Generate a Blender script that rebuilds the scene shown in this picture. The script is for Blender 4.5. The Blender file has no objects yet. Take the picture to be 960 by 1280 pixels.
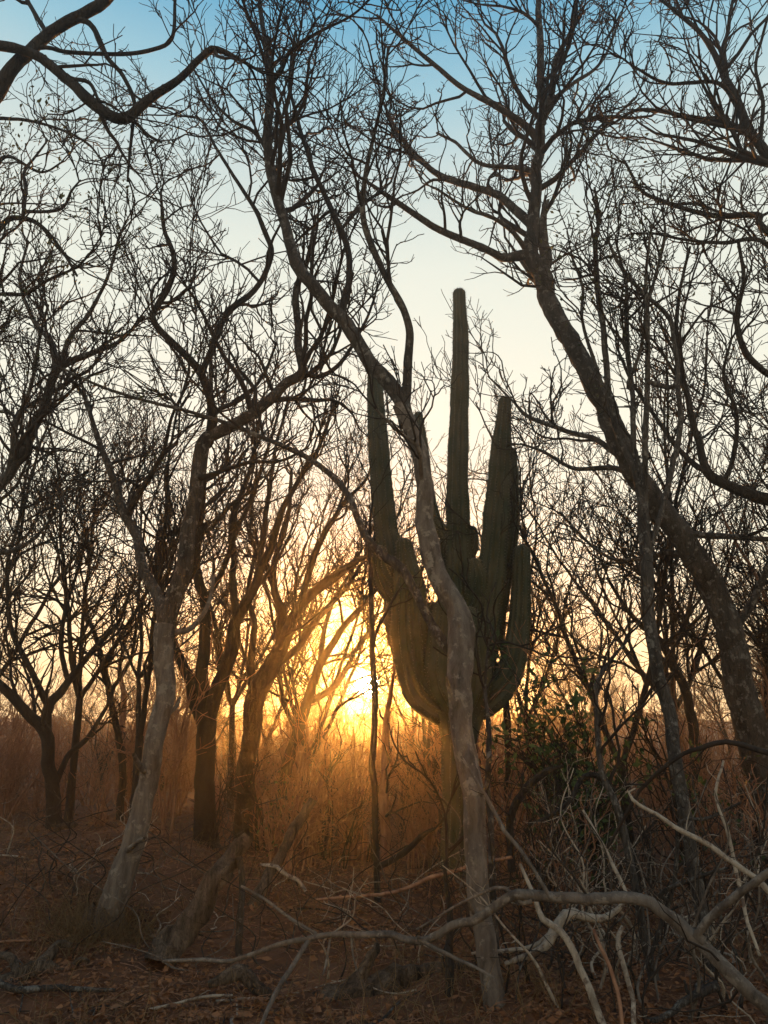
import bpy, bmesh, math, random
import numpy as np
from mathutils import Vector

R = math.radians
rng = np.random.default_rng(7)
random.seed(7)
scene = bpy.context.scene
COL = scene.collection

# ------------------------------------------------------------------ camera
F = 967.0                      # focal length in photograph pixels (960 x 1280)
PITCH = R(16.7)
CAM = np.array([0.0, 0.0, 1.6])
cam_d = bpy.data.cameras.new('camera')
cam = bpy.data.objects.new('camera', cam_d)
COL.objects.link(cam)
cam.location = CAM
cam.rotation_euler = (math.pi / 2 + PITCH, 0, 0)
cam_d.sensor_fit = 'VERTICAL'
cam_d.angle = 2 * math.atan(640 / F)
cam_d.clip_end = 3000
cam_d.clip_start = 0.05
scene.camera = cam
scene.render.resolution_x, scene.render.resolution_y = 768, 1024

def ray(px, py):
    u, v = (px - 480) / F, (640 - py) / F
    c, s = math.cos(PITCH), math.sin(PITCH)
    return np.array([u, c - s * v, s + c * v])

def P(px, py, Y):
    """the point at distance Y in front of the camera that the photograph shows at (px, py)"""
    d = ray(px, py)
    return CAM + d * (Y / d[1])

def pxm(px, py, Y):
    """metres that one photograph pixel spans there"""
    return (Y / ray(px, py)[1]) / F

# ------------------------------------------------------------------ sky and sun
sd = ray(459, 855); sd /= np.linalg.norm(sd)
SUN_EL = math.asin(sd[2]); SUN_AZ = math.atan2(sd[0], sd[1])
world = bpy.data.worlds.new('World'); scene.world = world
world.use_nodes = True
nt = world.node_tree; N, L = nt.nodes, nt.links
N.clear()
out = N.new('ShaderNodeOutputWorld')
bg = N.new('ShaderNodeBackground'); bg.inputs['Strength'].default_value = 0.64
sky = N.new('ShaderNodeTexSky'); sky.sky_type = 'NISHITA'; sky.sun_disc = False
sky.sun_elevation = SUN_EL; sky.sun_rotation = SUN_AZ
sky.altitude = 300; sky.air_density = 1.0; sky.dust_density = 1.2; sky.ozone_density = 2.0
# evening sky: the physical sky mixed with a gradient over the height above the horizon, the same all round
tcw = N.new('ShaderNodeTexCoord'); nw = N.new('ShaderNodeVectorMath'); nw.operation = 'NORMALIZE'; L.new(tcw.outputs['Generated'], nw.inputs[0])
sx = N.new('ShaderNodeSeparateXYZ'); L.new(nw.outputs[0], sx.inputs[0])
asn = N.new('ShaderNodeMath'); asn.operation = 'ARCSINE'; L.new(sx.outputs['Z'], asn.inputs[0])
dv = N.new('ShaderNodeMath'); dv.operation = 'DIVIDE'; dv.inputs[1].default_value = R(90); L.new(asn.outputs[0], dv.inputs[0])
ramp = N.new('ShaderNodeValToRGB'); L.new(dv.outputs[0], ramp.inputs[0])
STOPS = [(0, (.82, .62, .36)), (6, (.90, .77, .48)), (14, (.86, .84, .66)), (25, (.83, .82, .68)), (34, (.74, .77, .67)), (40, (.57, .66, .63)), (45, (.32, .53, .61)), (50, (.12, .37, .55)), (56, (.02, .20, .46)), (90, (.01, .10, .30))]
els = ramp.color_ramp.elements
for k, (e_, c_) in enumerate(STOPS):
    el = els[k] if k < 2 else els.new(e_ / 90)
    el.position = e_ / 90
for k, (e_, c_) in enumerate(STOPS):
    els[k].position = e_ / 90; els[k].color = (*c_, 1)
skm = N.new('ShaderNodeVectorMath'); skm.operation = 'SCALE'; skm.inputs['Scale'].default_value = .15; L.new(sky.outputs[0], skm.inputs[0])
mixs = N.new('ShaderNodeMix'); mixs.data_type = 'RGBA'; mixs.inputs['Factor'].default_value = .13
L.new(ramp.outputs[0], mixs.inputs['A']); L.new(skm.outputs[0], mixs.inputs['B']); L.new(mixs.outputs['Result'], bg.inputs['Color'])
# the visible disc of the low sun
geo = N.new('ShaderNodeTexCoord')
nrm = N.new('ShaderNodeVectorMath'); nrm.operation = 'NORMALIZE'
L.new(geo.outputs['Generated'], nrm.inputs[0])
dot = N.new('ShaderNodeVectorMath'); dot.operation = 'DOT_PRODUCT'
L.new(nrm.outputs[0], dot.inputs[0]); dot.inputs[1].default_value = tuple(sd)
mr = N.new('ShaderNodeMapRange'); mr.interpolation_type = 'SMOOTHSTEP'
mr.inputs['From Min'].default_value = math.cos(R(1.0)); mr.inputs['From Max'].default_value = math.cos(R(0.5))
L.new(dot.outputs['Value'], mr.inputs['Value'])
bg2 = N.new('ShaderNodeBackground'); bg2.inputs['Color'].default_value = (1, .72, .3, 1)
ml = N.new('ShaderNodeMath'); ml.operation = 'MULTIPLY'; ml.inputs[1].default_value = 120.0
L.new(mr.outputs[0], ml.inputs[0])
pw = N.new('ShaderNodeMath'); pw.operation = 'POWER'; pw.inputs[1].default_value = 1500.0; cl = N.new('ShaderNodeClamp'); L.new(dot.outputs['Value'], cl.inputs['Value']); L.new(cl.outputs[0], pw.inputs[0])
ma = N.new('ShaderNodeMath'); ma.operation = 'MULTIPLY_ADD'; ma.inputs[1].default_value = 1.0; L.new(pw.outputs[0], ma.inputs[0]); L.new(ml.outputs[0], ma.inputs[2])
L.new(ma.outputs[0], bg2.inputs['Strength'])
add = N.new('ShaderNodeAddShader'); L.new(bg.outputs[0], add.inputs[0]); L.new(bg2.outputs[0], add.inputs[1])
L.new(add.outputs[0], out.inputs['Surface'])

sun_d = bpy.data.lights.new('sun', 'SUN'); sun = bpy.data.objects.new('sun', sun_d); COL.objects.link(sun)
sun_d.energy = 5.0; sun_d.angle = R(0.5); sun_d.color = (1.0, 0.37, 0.055)
sun.rotation_euler = Vector(-sd).to_track_quat('-Z', 'Y').to_euler()
sun.location = (0, 30, 30)

scene.view_settings.view_transform = 'Standard'
scene.view_settings.look = 'None'
scene.view_settings.gamma = 1.0
scene.view_settings.exposure = 1.0
scene.cycles.max_bounces = 6
scene.cycles.volume_bounces = 1
scene.cycles.use_denoising = True

# ------------------------------------------------------------------ helpers
def tag(o, label=None, cat=None, group=None, kind=None):
    if label: o['label'] = label
    if cat: o['category'] = cat
    if group: o['group'] = group
    if kind: o['kind'] = kind
    return o

def empty(name, loc):
    o = bpy.data.objects.new(name, None); COL.objects.link(o)
    o.location = tuple(loc); o.empty_display_size = .2
    return o

def ground_z(x, y):
    x = np.asarray(x, float); y = np.asarray(y, float)
    z = .05 * np.sin(x * 1.3 + .6) * np.cos(y * 1.1) + .035 * np.sin(x * 2.9 + y * 2.1) + .02 * np.sin(x * 6.1 - y * 4.7 + 1)
    z = z + .012 * np.sin(x * 13 + y * 9) + .010 * np.sin(x * 17 - y * 21 + 2)
    bank = 1 / (1 + np.exp(-(-x - 1.9 - .25 * np.sin(y * 1.1)) * 2.2)) * 1 / (1 + np.exp(-(y - 7.7 + .35 * np.sin(x * 1.7)) * 2.6))
    z = z + .42 * bank
    z = z + .012 * np.clip(y - 14, 0, 60)
    z = z - .10 * np.exp(-((x + 3.0) ** 2 / 1.2 + (y - 5.4) ** 2 / .3))
    return z

class Mesh:
    """collects vertices and quads / triangles with numpy"""
    def __init__(self): self.v = []; self.f = []; self.n = 0; self.loops = 0
    def add(self, v, f):
        self.v.append(np.asarray(v, float)); self.f.append(np.asarray(f, int) + self.n); self.n += len(v)
    def tubes(self, p, r, sides=3, ribs=None, closed_tip=True):
        """p (M,K,3), r (M,K): swept tubes"""
        p = np.asarray(p, float); r = np.asarray(r, float)
        if p.ndim == 2: p = p[None]; r = r[None]
        M, K, _ = p.shape
        if M == 0: return
        t = np.empty_like(p); t[:, 1:-1] = p[:, 2:] - p[:, :-2]; t[:, 0] = p[:, 1] - p[:, 0]; t[:, -1] = p[:, -1] - p[:, -2]
        t /= np.linalg.norm(t, axis=2, keepdims=True) + 1e-9
        ref = np.where(np.abs(t[:, 0, 2:3]) < .8, np.array([[0, 0, 1.]]), np.array([[1., 0, 0]]))
        n = np.empty_like(p)
        a = np.cross(t[:, 0], ref); n[:, 0] = a / np.linalg.norm(a, axis=1, keepdims=True)
        for k in range(1, K):
            a = n[:, k - 1] - t[:, k] * np.sum(n[:, k - 1] * t[:, k], axis=1, keepdims=True)
            n[:, k] = a / (np.linalg.norm(a, axis=1, keepdims=True) + 1e-9)
        b = np.cross(t, n)
        th = np.arange(sides) * 2 * math.pi / sides
        mod = np.ones(sides) if ribs is None else ribs
        c = (np.cos(th) * mod)[None, None, :, None]; s = (np.sin(th) * mod)[None, None, :, None]
        v = p[:, :, None, :] + r[:, :, None, None] * (c * n[:, :, None, :] + s * b[:, :, None, :])
        if mod.ndim != 1: pass
        idx = np.arange(M * K * sides).reshape(M, K, sides)
        q = np.stack([idx[:, :-1], np.roll(idx[:, :-1], -1, 2), np.roll(idx[:, 1:], -1, 2), idx[:, 1:]], -1).reshape(-1, 4)
        self.add(v.reshape(-1, 3), q)
        return v
    def build(self, name, mat, parent=None, smooth=True, origin=None):
        v = np.concatenate(self.v)
        if origin is not None: v = v - np.asarray(origin)
        me = bpy.data.meshes.new(name)
        me.vertices.add(len(v)); me.vertices.foreach_set('co', v.astype(np.float32).ravel())
        cnt = np.concatenate([np.full(len(f), f.shape[1]) for f in self.f]); fl = np.concatenate([f.ravel() for f in self.f])
        me.loops.add(len(fl)); me.loops.foreach_set('vertex_index', fl.astype(np.int32))
        me.polygons.add(len(cnt)); st = np.concatenate([[0], np.cumsum(cnt)[:-1]])
        me.polygons.foreach_set('loop_start', st.astype(np.int32))
        me.polygons.foreach_set('use_smooth', np.full(len(cnt), smooth))
        me.update(calc_edges=True); me.validate()
        me.materials.append(mat)
        o = bpy.data.objects.new(name, me); COL.objects.link(o)
        if parent is not None: o.parent = parent
        return o

def smooth_path(pts, rad, n):
    """Catmull-Rom through the points, n samples evenly along the length"""
    pts = np.asarray(pts, float); rad = np.asarray(rad, float)
    e0 = 2 * pts[0] - pts[1]; e1 = 2 * pts[-1] - pts[-2]
    q = np.vstack([e0, pts, e1]); rr = np.concatenate([[rad[0]], rad, [rad[-1]]])
    op, orr = [], []
    for i in range(1, len(q) - 2):
        for t in np.linspace(0, 1, 10, endpoint=False):
            t2, t3 = t * t, t ** 3
            op.append(.5 * ((2 * q[i]) + (-q[i - 1] + q[i + 1]) * t + (2 * q[i - 1] - 5 * q[i] + 4 * q[i + 1] - q[i + 2]) * t2 + (-q[i - 1] + 3 * q[i] - 3 * q[i + 1] + q[i + 2]) * t3))
            orr.append(rr[i] * (1 - t) + rr[i + 1] * t)
    op.append(q[-2]); orr.append(rr[-2])
    op = np.array(op); orr = np.array(orr)
    s = np.concatenate([[0], np.cumsum(np.linalg.norm(np.diff(op, axis=0), axis=1))])
    u = np.linspace(0, s[-1], n)
    return np.stack([np.interp(u, s, op[:, k]) for k in range(3)], 1), np.interp(u, s, orr)

def bark_tube(M, p, r, sides, rough=.07, rg=rng):
    """a thick tube whose radius and outline are knobbly; p (K,3)"""
    K = len(p)
    v = M.tubes(p, r, sides)
    v = v.reshape(K, sides, 3)
    ph = rg.uniform(0, 6.28, 8)
    s = np.concatenate([[0], np.cumsum(np.linalg.norm(np.diff(p, axis=0), axis=1))])[:, None]
    th = (np.arange(sides) * 2 * math.pi / sides)[None]
    m = (np.sin(2 * th + s * 3.1 + ph[0]) * .55 + np.sin(3 * th - s * 5.3 + ph[1]) * .45 + np.sin(th + s * 9.7 + ph[2]) * .45
         + np.sin(4 * th + s * 15 + ph[3]) * .3 + np.sin(s * 21 + ph[4]) * .2 + np.sin(6 * th + 1.5 * np.sin(s * 4 + ph[5])) * .35 + rg.normal(0, .3, (K, sides)))
    if rough >= .12: m = m + 1.4 * (np.abs(np.sin(2.5 * th + .8 * np.sin(s * 3 + ph[6]))) - .5) + .9 * (np.abs(np.sin(5.5 * th + .6 * np.sin(s * 5 + ph[7]))) - .5)
    v2 = p[:, None] + (v - p[:, None]) * (1 + rough * m)[..., None]
    M.v[-1] = v2.reshape(-1, 3)

def kink(p, r, rg, step=.34, amp=.35, cap=.016):
    """bends a smooth path into short, slightly straight runs"""
    s = np.concatenate([[0], np.cumsum(np.linalg.norm(np.diff(p, axis=0), axis=1))])
    n_ = max(3, int(s[-1] / step)); kn = np.linspace(0, s[-1], n_ + 1) + np.concatenate([[0], rg.uniform(-.3, .3, n_ - 1), [0]]) * s[-1] / n_
    off = rg.normal(0, 1, (len(kn), 3)); off[0] = 0
    o = np.stack([np.interp(s, kn, off[:, k]) for k in range(3)], 1)
    return p + o * np.minimum(amp * np.minimum(r, np.median(r)), cap)[:, None]

def spawn(pp, pr, dens, t0=.15, ang=(25, 55), lenf=.5, lim=(.15, 2.5), steps=4, wig=.18, up=.10, rr=.6, tip=.003, ends=0, rg=rng, tmax=1.0, upb=.35, rk=.0145):
    """one generation of side branches on the parents pp (M,K,3), pr (M,K)"""
    M, K, _ = pp.shape
    Ls = np.sum(np.linalg.norm(np.diff(pp, axis=1), axis=2), axis=1)
    n = np.floor(dens * Ls + rg.random(M)).astype(int)
    idx = np.repeat(np.arange(M), n)
    t = t0 + (tmax - t0) * rg.random(len(idx))
    isend = np.zeros(len(idx), bool)
    if ends:
        ie = np.repeat(np.arange(M), ends)
        idx = np.concatenate([idx, ie]); t = np.concatenate([t, np.full(len(ie), .97)]); isend = np.concatenate([isend, np.ones(len(ie), bool)])
    m = len(idx)
    if m == 0: return np.zeros((0, steps + 1, 3)), np.zeros((0, steps + 1))
    f = t * (K - 1); k = np.minimum(f.astype(int), K - 2); w = (f - k)[:, None]
    pos = pp[idx, k] * (1 - w) + pp[idx, k + 1] * w
    rad = pr[idx, k] * (1 - w[:, 0]) + pr[idx, k + 1] * w[:, 0]
    tan = pp[idx, k + 1] - pp[idx, k]; tan /= np.linalg.norm(tan, axis=1, keepdims=True) + 1e-9
    per = rg.normal(0, 1, (m, 3)); per[:, 2] += upb
    per -= tan * np.sum(per * tan, axis=1, keepdims=True); per /= np.linalg.norm(per, axis=1, keepdims=True) + 1e-9
    a = np.radians(rg.uniform(ang[0], ang[1], m)); a[isend] *= .6
    d = tan * np.cos(a)[:, None] + per * np.sin(a)[:, None]
    ln = np.clip(lenf * Ls[idx] * (1.2 - .75 * t) * rg.uniform(.55, 1.35, m), lim[0], lim[1])
    ln[isend] *= 1.5
    p = np.empty((m, steps + 1, 3)); p[:, 0] = pos
    for s in range(steps):
        d = d + rg.normal(0, wig, (m, 3)); d[:, 2] += up
        d /= np.linalg.norm(d, axis=1, keepdims=True)
        p[:, s + 1] = p[:, s] + d * (ln / steps)[:, None]
    r0 = np.clip(np.minimum(rad * rr, rk * ln + tip), tip, None)
    q = np.linspace(0, 1, steps + 1)[None]
    r = r0[:, None] * (1 - q) + tip * q * .8
    return p, r

def crown(parents, spec, rg, sides=(5, 4, 3, 3, 3)):
    """parents: list of (p, r) all with the same K. returns Mesh of all fine branches and the last generations"""
    pp = np.stack([a for a, b in parents]); pr = np.stack([b for a, b in parents])
    M = Mesh(); gens = []
    for i, s in enumerate(spec):
        p, r = spawn(pp, pr, rg=rg, **s)
        M.tubes(p, r, sides[i]); gens.append((p, r))
        if p.shape[0] == 0: break
        pp, pr = p, r
    return M, gens

# ------------------------------------------------------------------ materials
def newmat(name):
    m = bpy.data.materials.new(name); m.use_nodes = True
    b = m.node_tree.nodes['Principled BSDF']; b.inputs['Specular IOR Level'].default_value = .25
    return m, m.node_tree.nodes, m.node_tree.links, b

def bark_mat(name, dark, light, patch=None, scale=9.0, rough=.9, bump=.8, stretch=.22, crack=True):
    m, n, l, b = newmat(name)
    tc = n.new('ShaderNodeTexCoord'); mp = n.new('ShaderNodeMapping'); mp.inputs['Scale'].default_value = (1, 1, stretch)
    l.new(tc.outputs['Object'], mp.inputs[0])
    wv = n.new('ShaderNodeTexNoise'); wv.inputs['Scale'].default_value = 6; wv.inputs['Detail'].default_value = 3; l.new(tc.outputs['Object'], wv.inputs['Vector'])
    va = n.new('ShaderNodeVectorMath'); va.operation = 'MULTIPLY_ADD'; va.inputs[1].default_value = (.06, .06, .06); l.new(wv.outputs['Color'], va.inputs[0]); l.new(mp.outputs[0], va.inputs[2])
    a = n.new('ShaderNodeTexNoise'); a.inputs['Scale'].default_value = scale; a.inputs['Detail'].default_value = 10; a.inputs['Roughness'].default_value = .72
    l.new(va.outputs[0], a.inputs['Vector'])
    cr = n.new('ShaderNodeValToRGB'); cr.color_ramp.elements[0].position = .36; cr.color_ramp.elements[1].position = .64
    cr.color_ramp.elements[0].color = (*dark, 1); cr.color_ramp.elements[1].color = (*light, 1)
    l.new(a.outputs['Fac'], cr.inputs[0]); c = cr.outputs[0]
    if patch:
        a2 = n.new('ShaderNodeTexNoise'); a2.inputs['Scale'].default_value = 13; a2.inputs['Detail'].default_value = 8; a2.inputs['Roughness'].default_value = .65; l.new(tc.outputs['Object'], a2.inputs['Vector'])
        r2 = n.new('ShaderNodeMapRange'); r2.inputs['From Min'].default_value = .55; r2.inputs['From Max'].default_value = .61; l.new(a2.outputs['Fac'], r2.inputs['Value'])
        mx = n.new('ShaderNodeMix'); mx.data_type = 'RGBA'; l.new(r2.outputs[0], mx.inputs['Factor']); l.new(c, mx.inputs['A']); mx.inputs['B'].default_value = (*patch, 1); c = mx.outputs['Result']
    h = a.outputs['Fac']
    if crack:
        vo = n.new('ShaderNodeTexVoronoi'); vo.feature = 'DISTANCE_TO_EDGE'; vo.inputs['Scale'].default_value = scale * 4.5; l.new(va.outputs[0], vo.inputs['Vector'])
        r3 = n.new('ShaderNodeMapRange'); r3.inputs['From Min'].default_value = .0; r3.inputs['From Max'].default_value = .10; l.new(vo.outputs['Distance'], r3.inputs['Value'])
        md = n.new('ShaderNodeMapRange'); md.inputs['To Min'].default_value = .65; md.inputs['To Max'].default_value = 1.0; l.new(r3.outputs[0], md.inputs['Value'])
        mc = n.new('ShaderNodeMix'); mc.data_type = 'RGBA'; mc.blend_type = 'MULTIPLY'; mc.inputs['Factor'].default_value = 1; l.new(c, mc.inputs['A']); l.new(md.outputs[0], mc.inputs['B']); c = mc.outputs['Result']
        ah = n.new('ShaderNodeMath'); ah.operation = 'MULTIPLY_ADD'; ah.inputs[1].default_value = .5; l.new(r3.outputs[0], ah.inputs[0]); l.new(h, ah.inputs[2]); h = ah.outputs[0]
    l.new(c, b.inputs['Base Color']); b.inputs['Roughness'].default_value = rough
    bp = n.new('ShaderNodeBump'); bp.inputs['Strength'].default_value = bump; bp.inputs['Distance'].default_value = .03
    l.new(h, bp.inputs['Height']); l.new(bp.outputs[0], b.inputs['Normal'])
    return m

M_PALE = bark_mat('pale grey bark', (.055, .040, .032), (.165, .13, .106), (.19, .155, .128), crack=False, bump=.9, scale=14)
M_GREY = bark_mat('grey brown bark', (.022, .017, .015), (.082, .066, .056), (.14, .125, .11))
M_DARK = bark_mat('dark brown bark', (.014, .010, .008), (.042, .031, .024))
M_TWIG = bark_mat('brown twig bark', (.014, .009, .007), (.034, .023, .017), scale=20, bump=.1, crack=False)
M_RED = bark_mat('reddish brush bark', (.13, .05, .028), (.32, .165, .095), scale=15, bump=.1, crack=False)
M_DEAD = bark_mat('weathered dead wood', (.16, .12, .09), (.44, .36, .285), (.12, .08, .06), scale=14, bump=.9, crack=False)
M_ROT = bark_mat('rotten log bark', (.022, .014, .010), (.17, .12, .085), scale=16, bump=1.0, stretch=.12)

def leaf_mat(name, c1, c2, scale=3.0, trans=.25):
    m, n, l, b = newmat(name)
    tc = n.new('ShaderNodeTexCoord'); a = n.new('ShaderNodeTexNoise'); a.inputs['Scale'].default_value = scale; a.inputs['Detail'].default_value = 3
    l.new(tc.outputs['Object'], a.inputs['Vector'])
    rg_ = n.new('ShaderNodeNewGeometry')
    ad = n.new('ShaderNodeMath'); ad.operation = 'MULTIPLY_ADD'; ad.inputs[1].default_value = .6; l.new(rg_.outputs['Random Per Island'], ad.inputs[0])
    mu = n.new('ShaderNodeMath'); mu.operation = 'MULTIPLY'; mu.inputs[1].default_value = .5; l.new(a.outputs['Fac'], mu.inputs[0]); l.new(mu.outputs[0], ad.inputs[2])
    cr = n.new('ShaderNodeValToRGB'); cr.color_ramp.elements[0].position = .15; cr.color_ramp.elements[1].position = .85
    cr.color_ramp.elements[0].color = (*c1, 1); cr.color_ramp.elements[1].color = (*c2, 1)
    l.new(ad.outputs[0], cr.inputs[0]); l.new(cr.outputs[0], b.inputs['Base Color']); b.inputs['Roughness'].default_value = .7
    if trans:
        tr = n.new('ShaderNodeBsdfTranslucent'); l.new(cr.outputs[0], tr.inputs['Color'])
        mx = n.new('ShaderNodeMixShader'); mx.inputs[0].default_value = trans
        l.new(b.outputs[0], mx.inputs[1]); l.new(tr.outputs[0], mx.inputs[2]); l.new(mx.outputs[0], n['Material Output'].inputs['Surface'])
    return m
M_LEAF = leaf_mat('small olive leaf', (.035, .05, .015), (.10, .10, .04))
M_BUSH = leaf_mat('dark green leaf', (.02, .04, .012), (.07, .10, .03))
M_LITTER = leaf_mat('dry fallen leaf', (.07, .024, .011), (.27, .12, .055), trans=.1)
M_GRASS = leaf_mat('dry straw', (.08, .045, .022), (.22, .14, .07), trans=.3)

# ------------------------------------------------------------------ ground and hills
m, n, l, b = newmat('dry forest soil'); M_SOIL = m
tc = n.new('ShaderNodeTexCoord')
a = n.new('ShaderNodeTexNoise'); a.inputs['Scale'].default_value = 1.1; a.inputs['Detail'].default_value = 10; a.inputs['Roughness'].default_value = .7; l.new(tc.outputs['Object'], a.inputs['Vector'])
cr = n.new('ShaderNodeValToRGB'); cr.color_ramp.elements[0].position = .32; cr.color_ramp.elements[1].position = .7
cr.color_ramp.elements[0].color = (.05, .019, .009, 1); cr.color_ramp.elements[1].color = (.18, .072, .033, 1)
l.new(a.outputs['Fac'], cr.inputs[0]); l.new(cr.outputs[0], b.inputs['Base Color']); b.inputs['Roughness'].default_value = .95
a2 = n.new('ShaderNodeTexNoise'); a2.inputs['Scale'].default_value = 14; a2.inputs['Detail'].default_value = 8; l.new(tc.outputs['Object'], a2.inputs['Vector'])
bp = n.new('ShaderNodeBump'); bp.inputs['Strength'].default_value = .9; bp.inputs['Distance'].default_value = .05; l.new(a2.outputs['Fac'], bp.inputs['Height']); l.new(bp.outputs[0], b.inputs['Normal'])

def grid_sheet(xs, ys, zf):
    X, Y = np.meshgrid(xs, ys); Z = zf(X, Y)
    v = np.stack([X, Y, Z], -1).reshape(-1, 3); ny, nx = X.shape
    i = np.arange(nx * ny).reshape(ny, nx)
    return v, np.stack([i[:-1, :-1], i[:-1, 1:], i[1:, 1:], i[1:, :-1]], -1).reshape(-1, 4)
s = np.linspace(-1, 1, 261); xs = np.sinh(s * 5.2) / math.sinh(5.2) * 190
s = np.linspace(-.62, 1, 261); ys = 8 + np.sinh(s * 5.2) / math.sinh(5.2) * 88
M = Mesh(); M.add(*grid_sheet(xs, ys, ground_z))
g = M.build('ground', M_SOIL); tag(g, kind='structure')

m, n, l, b = newmat('wooded hillside'); M_HILL = m
tc = n.new('ShaderNodeTexCoord'); a = n.new('ShaderNodeTexNoise'); a.inputs['Scale'].default_value = .12; a.inputs['Detail'].default_value = 10; l.new(tc.outputs['Object'], a.inputs['Vector'])
cr = n.new('ShaderNodeValToRGB'); cr.color_ramp.elements[0].color = (.035, .03, .03, 1); cr.color_ramp.elements[1].color = (.12, .09, .08, 1)
l.new(a.outputs['Fac'], cr.inputs[0]); l.new(cr.outputs[0], b.inputs['Base Color']); b.inputs['Roughness'].default_value = 1
def hill_z(X, Y):
    ridge = 3.1 + .8 * np.sin(X * .031 + 2.0) + .5 * np.sin(X * .083 + .4) + .25 * np.sin(X * .33) + .15 * np.sin(X * .91 + Y * .4)
    k = np.clip((Y - 52) / 24, 0, 1); k = k * k * (3 - 2 * k)
    k2 = np.clip((92 - Y) / 12, 0, 1)
    return .35 + ridge * k * k2 + .2 * np.sin(X * 1.3 + Y * .9) * k
M = Mesh(); M.add(*grid_sheet(np.linspace(-180, 180, 301), np.linspace(52, 92, 61), hill_z))
tag(M.build('hills', M_HILL), kind='structure')

# ------------------------------------------------------------------ traced trees
KP = 30
def limb3(pts, Y0, Y1):
    """pixel polyline (x, y, width) at a distance running from Y0 to Y1 -> points and radii"""
    a = np.array(pts, float)
    s = np.concatenate([[0], np.cumsum(np.hypot(np.diff(a[:, 0]), np.diff(a[:, 1])))]); s /= s[-1]
    p = np.array([P(x, y, Y0 + (Y1 - Y0) * t) for (x, y, w), t in zip(pts, s)])
    r = np.array([w / 2 * pxm(x, y, Y0 + (Y1 - Y0) * t) for (x, y, w), t in zip(pts, s)])
    return p, r

def snap_limbs(limbs):
    """every limb after the first begins inside the earlier limb it grows from"""
    raw = []
    for i, a in enumerate(limbs):
        if i == 0: raw.append(limb3(a[0], a[1], a[2])); continue
        best = None
        q0 = limb3(a[0][:2], a[1], a[1])[0]
        for (p, r) in raw:
            sp, sr = smooth_path(p, r, 60)
            d = np.hypot(sp[:, 0] / sp[:, 1] - q0[0][0] / q0[0][1], (sp[:, 2] - 1.6) / sp[:, 1] - (q0[0][2] - 1.6) / q0[0][1])
            k = int(d.argmin())
            if best is None or d[k] < best[0]: best = (d[k], sp[max(k - 1, 0)], sp[k], sr[k])
        Y0 = best[2][1]
        p, r = limb3(a[0], Y0, Y0 + (a[2] - a[1]))
        p = np.vstack([best[1] * .5 + best[2] * .5, p]); r = np.concatenate([[min(r[0] * 1.1, best[3] * .9)], r])
        if np.linalg.norm(p[1] - p[0]) < .5 * r[1]: p = np.delete(p, 1, 0); r = np.delete(r, 1)
        raw.append((p, r))
    return raw

def SPEC(d1=2.6, d2=4.4, d3=6.5, d4=6, l1=.5, up=.07, wig=.2, tip=.0035, t0=.06, lim1=2.0, k=1.0):
    tip *= 1.4; d3 *= .85; d4 *= .7
    sp = [dict(dens=d1 * k, t0=t0, ang=(28, 62), lenf=l1, lim=(.45, lim1), steps=8, wig=wig, up=up, tip=tip * 1.8, ends=2, rr=.6),
          dict(dens=d2 * k, t0=.12, ang=(25, 58), lenf=.55, lim=(.25, 1.2), steps=5, wig=wig * 1.15, up=up, tip=tip * 1.35, ends=1, rr=.65),
          dict(dens=d3 * k, t0=.12, ang=(22, 55), lenf=.55, lim=(.14, .6), steps=4, wig=wig * 1.2, up=up * 1.2, tip=tip, rr=.7)]
    if d4: sp.append(dict(dens=d4 * k, t0=.15, ang=(22, 55), lenf=.6, lim=(.08, .28), steps=2, wig=wig * 1.2, up=up * 1.2, tip=tip * .85, rr=.8))
    return sp

def leaves_at(gens, per, size, rg, spread=.05, which=-1):
    """small folded leaves at the ends of the last twigs"""
    p, r = gens[which]
    if len(p) == 0: return None
    ends = p[:, 1:].reshape(-1, 3)
    c = ends[rg.integers(0, len(ends), int(len(p) * per))] + rg.normal(0, spread, (int(len(p) * per), 3))
    return leaf_mesh(c, size, rg)

def leaf_mesh(c, size, rg, flat=0.0):
    m_ = len(c)
    d = rg.normal(0, 1, (m_, 3)); d[:, 2] *= (1 - flat); d /= np.linalg.norm(d, axis=1, keepdims=True)
    q = rg.normal(0, 1, (m_, 3)); q[:, 2] *= (1 - flat * .8); q -= d * np.sum(d * q, axis=1, keepdims=True); q /= np.linalg.norm(q, axis=1, keepdims=True)
    nn = np.cross(d, q); s_ = size * rg.uniform(.6, 1.4, (m_, 1)); fold = rg.uniform(-.2, .35, (m_, 1))
    v = np.stack([c - d * s_, c - d * s_ * .1 + q * s_ * .5 + nn * s_ * fold, c + d * s_, c - d * s_ * .1 - q * s_ * .5 + nn * s_ * fold], 1)
    M_ = Mesh(); i = np.arange(m_)[:, None] * 4
    M_.add(v.reshape(-1, 3), np.concatenate([i + np.array([[0, 1, 2]]), i + np.array([[0, 2, 3]])]))
    return M_

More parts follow.
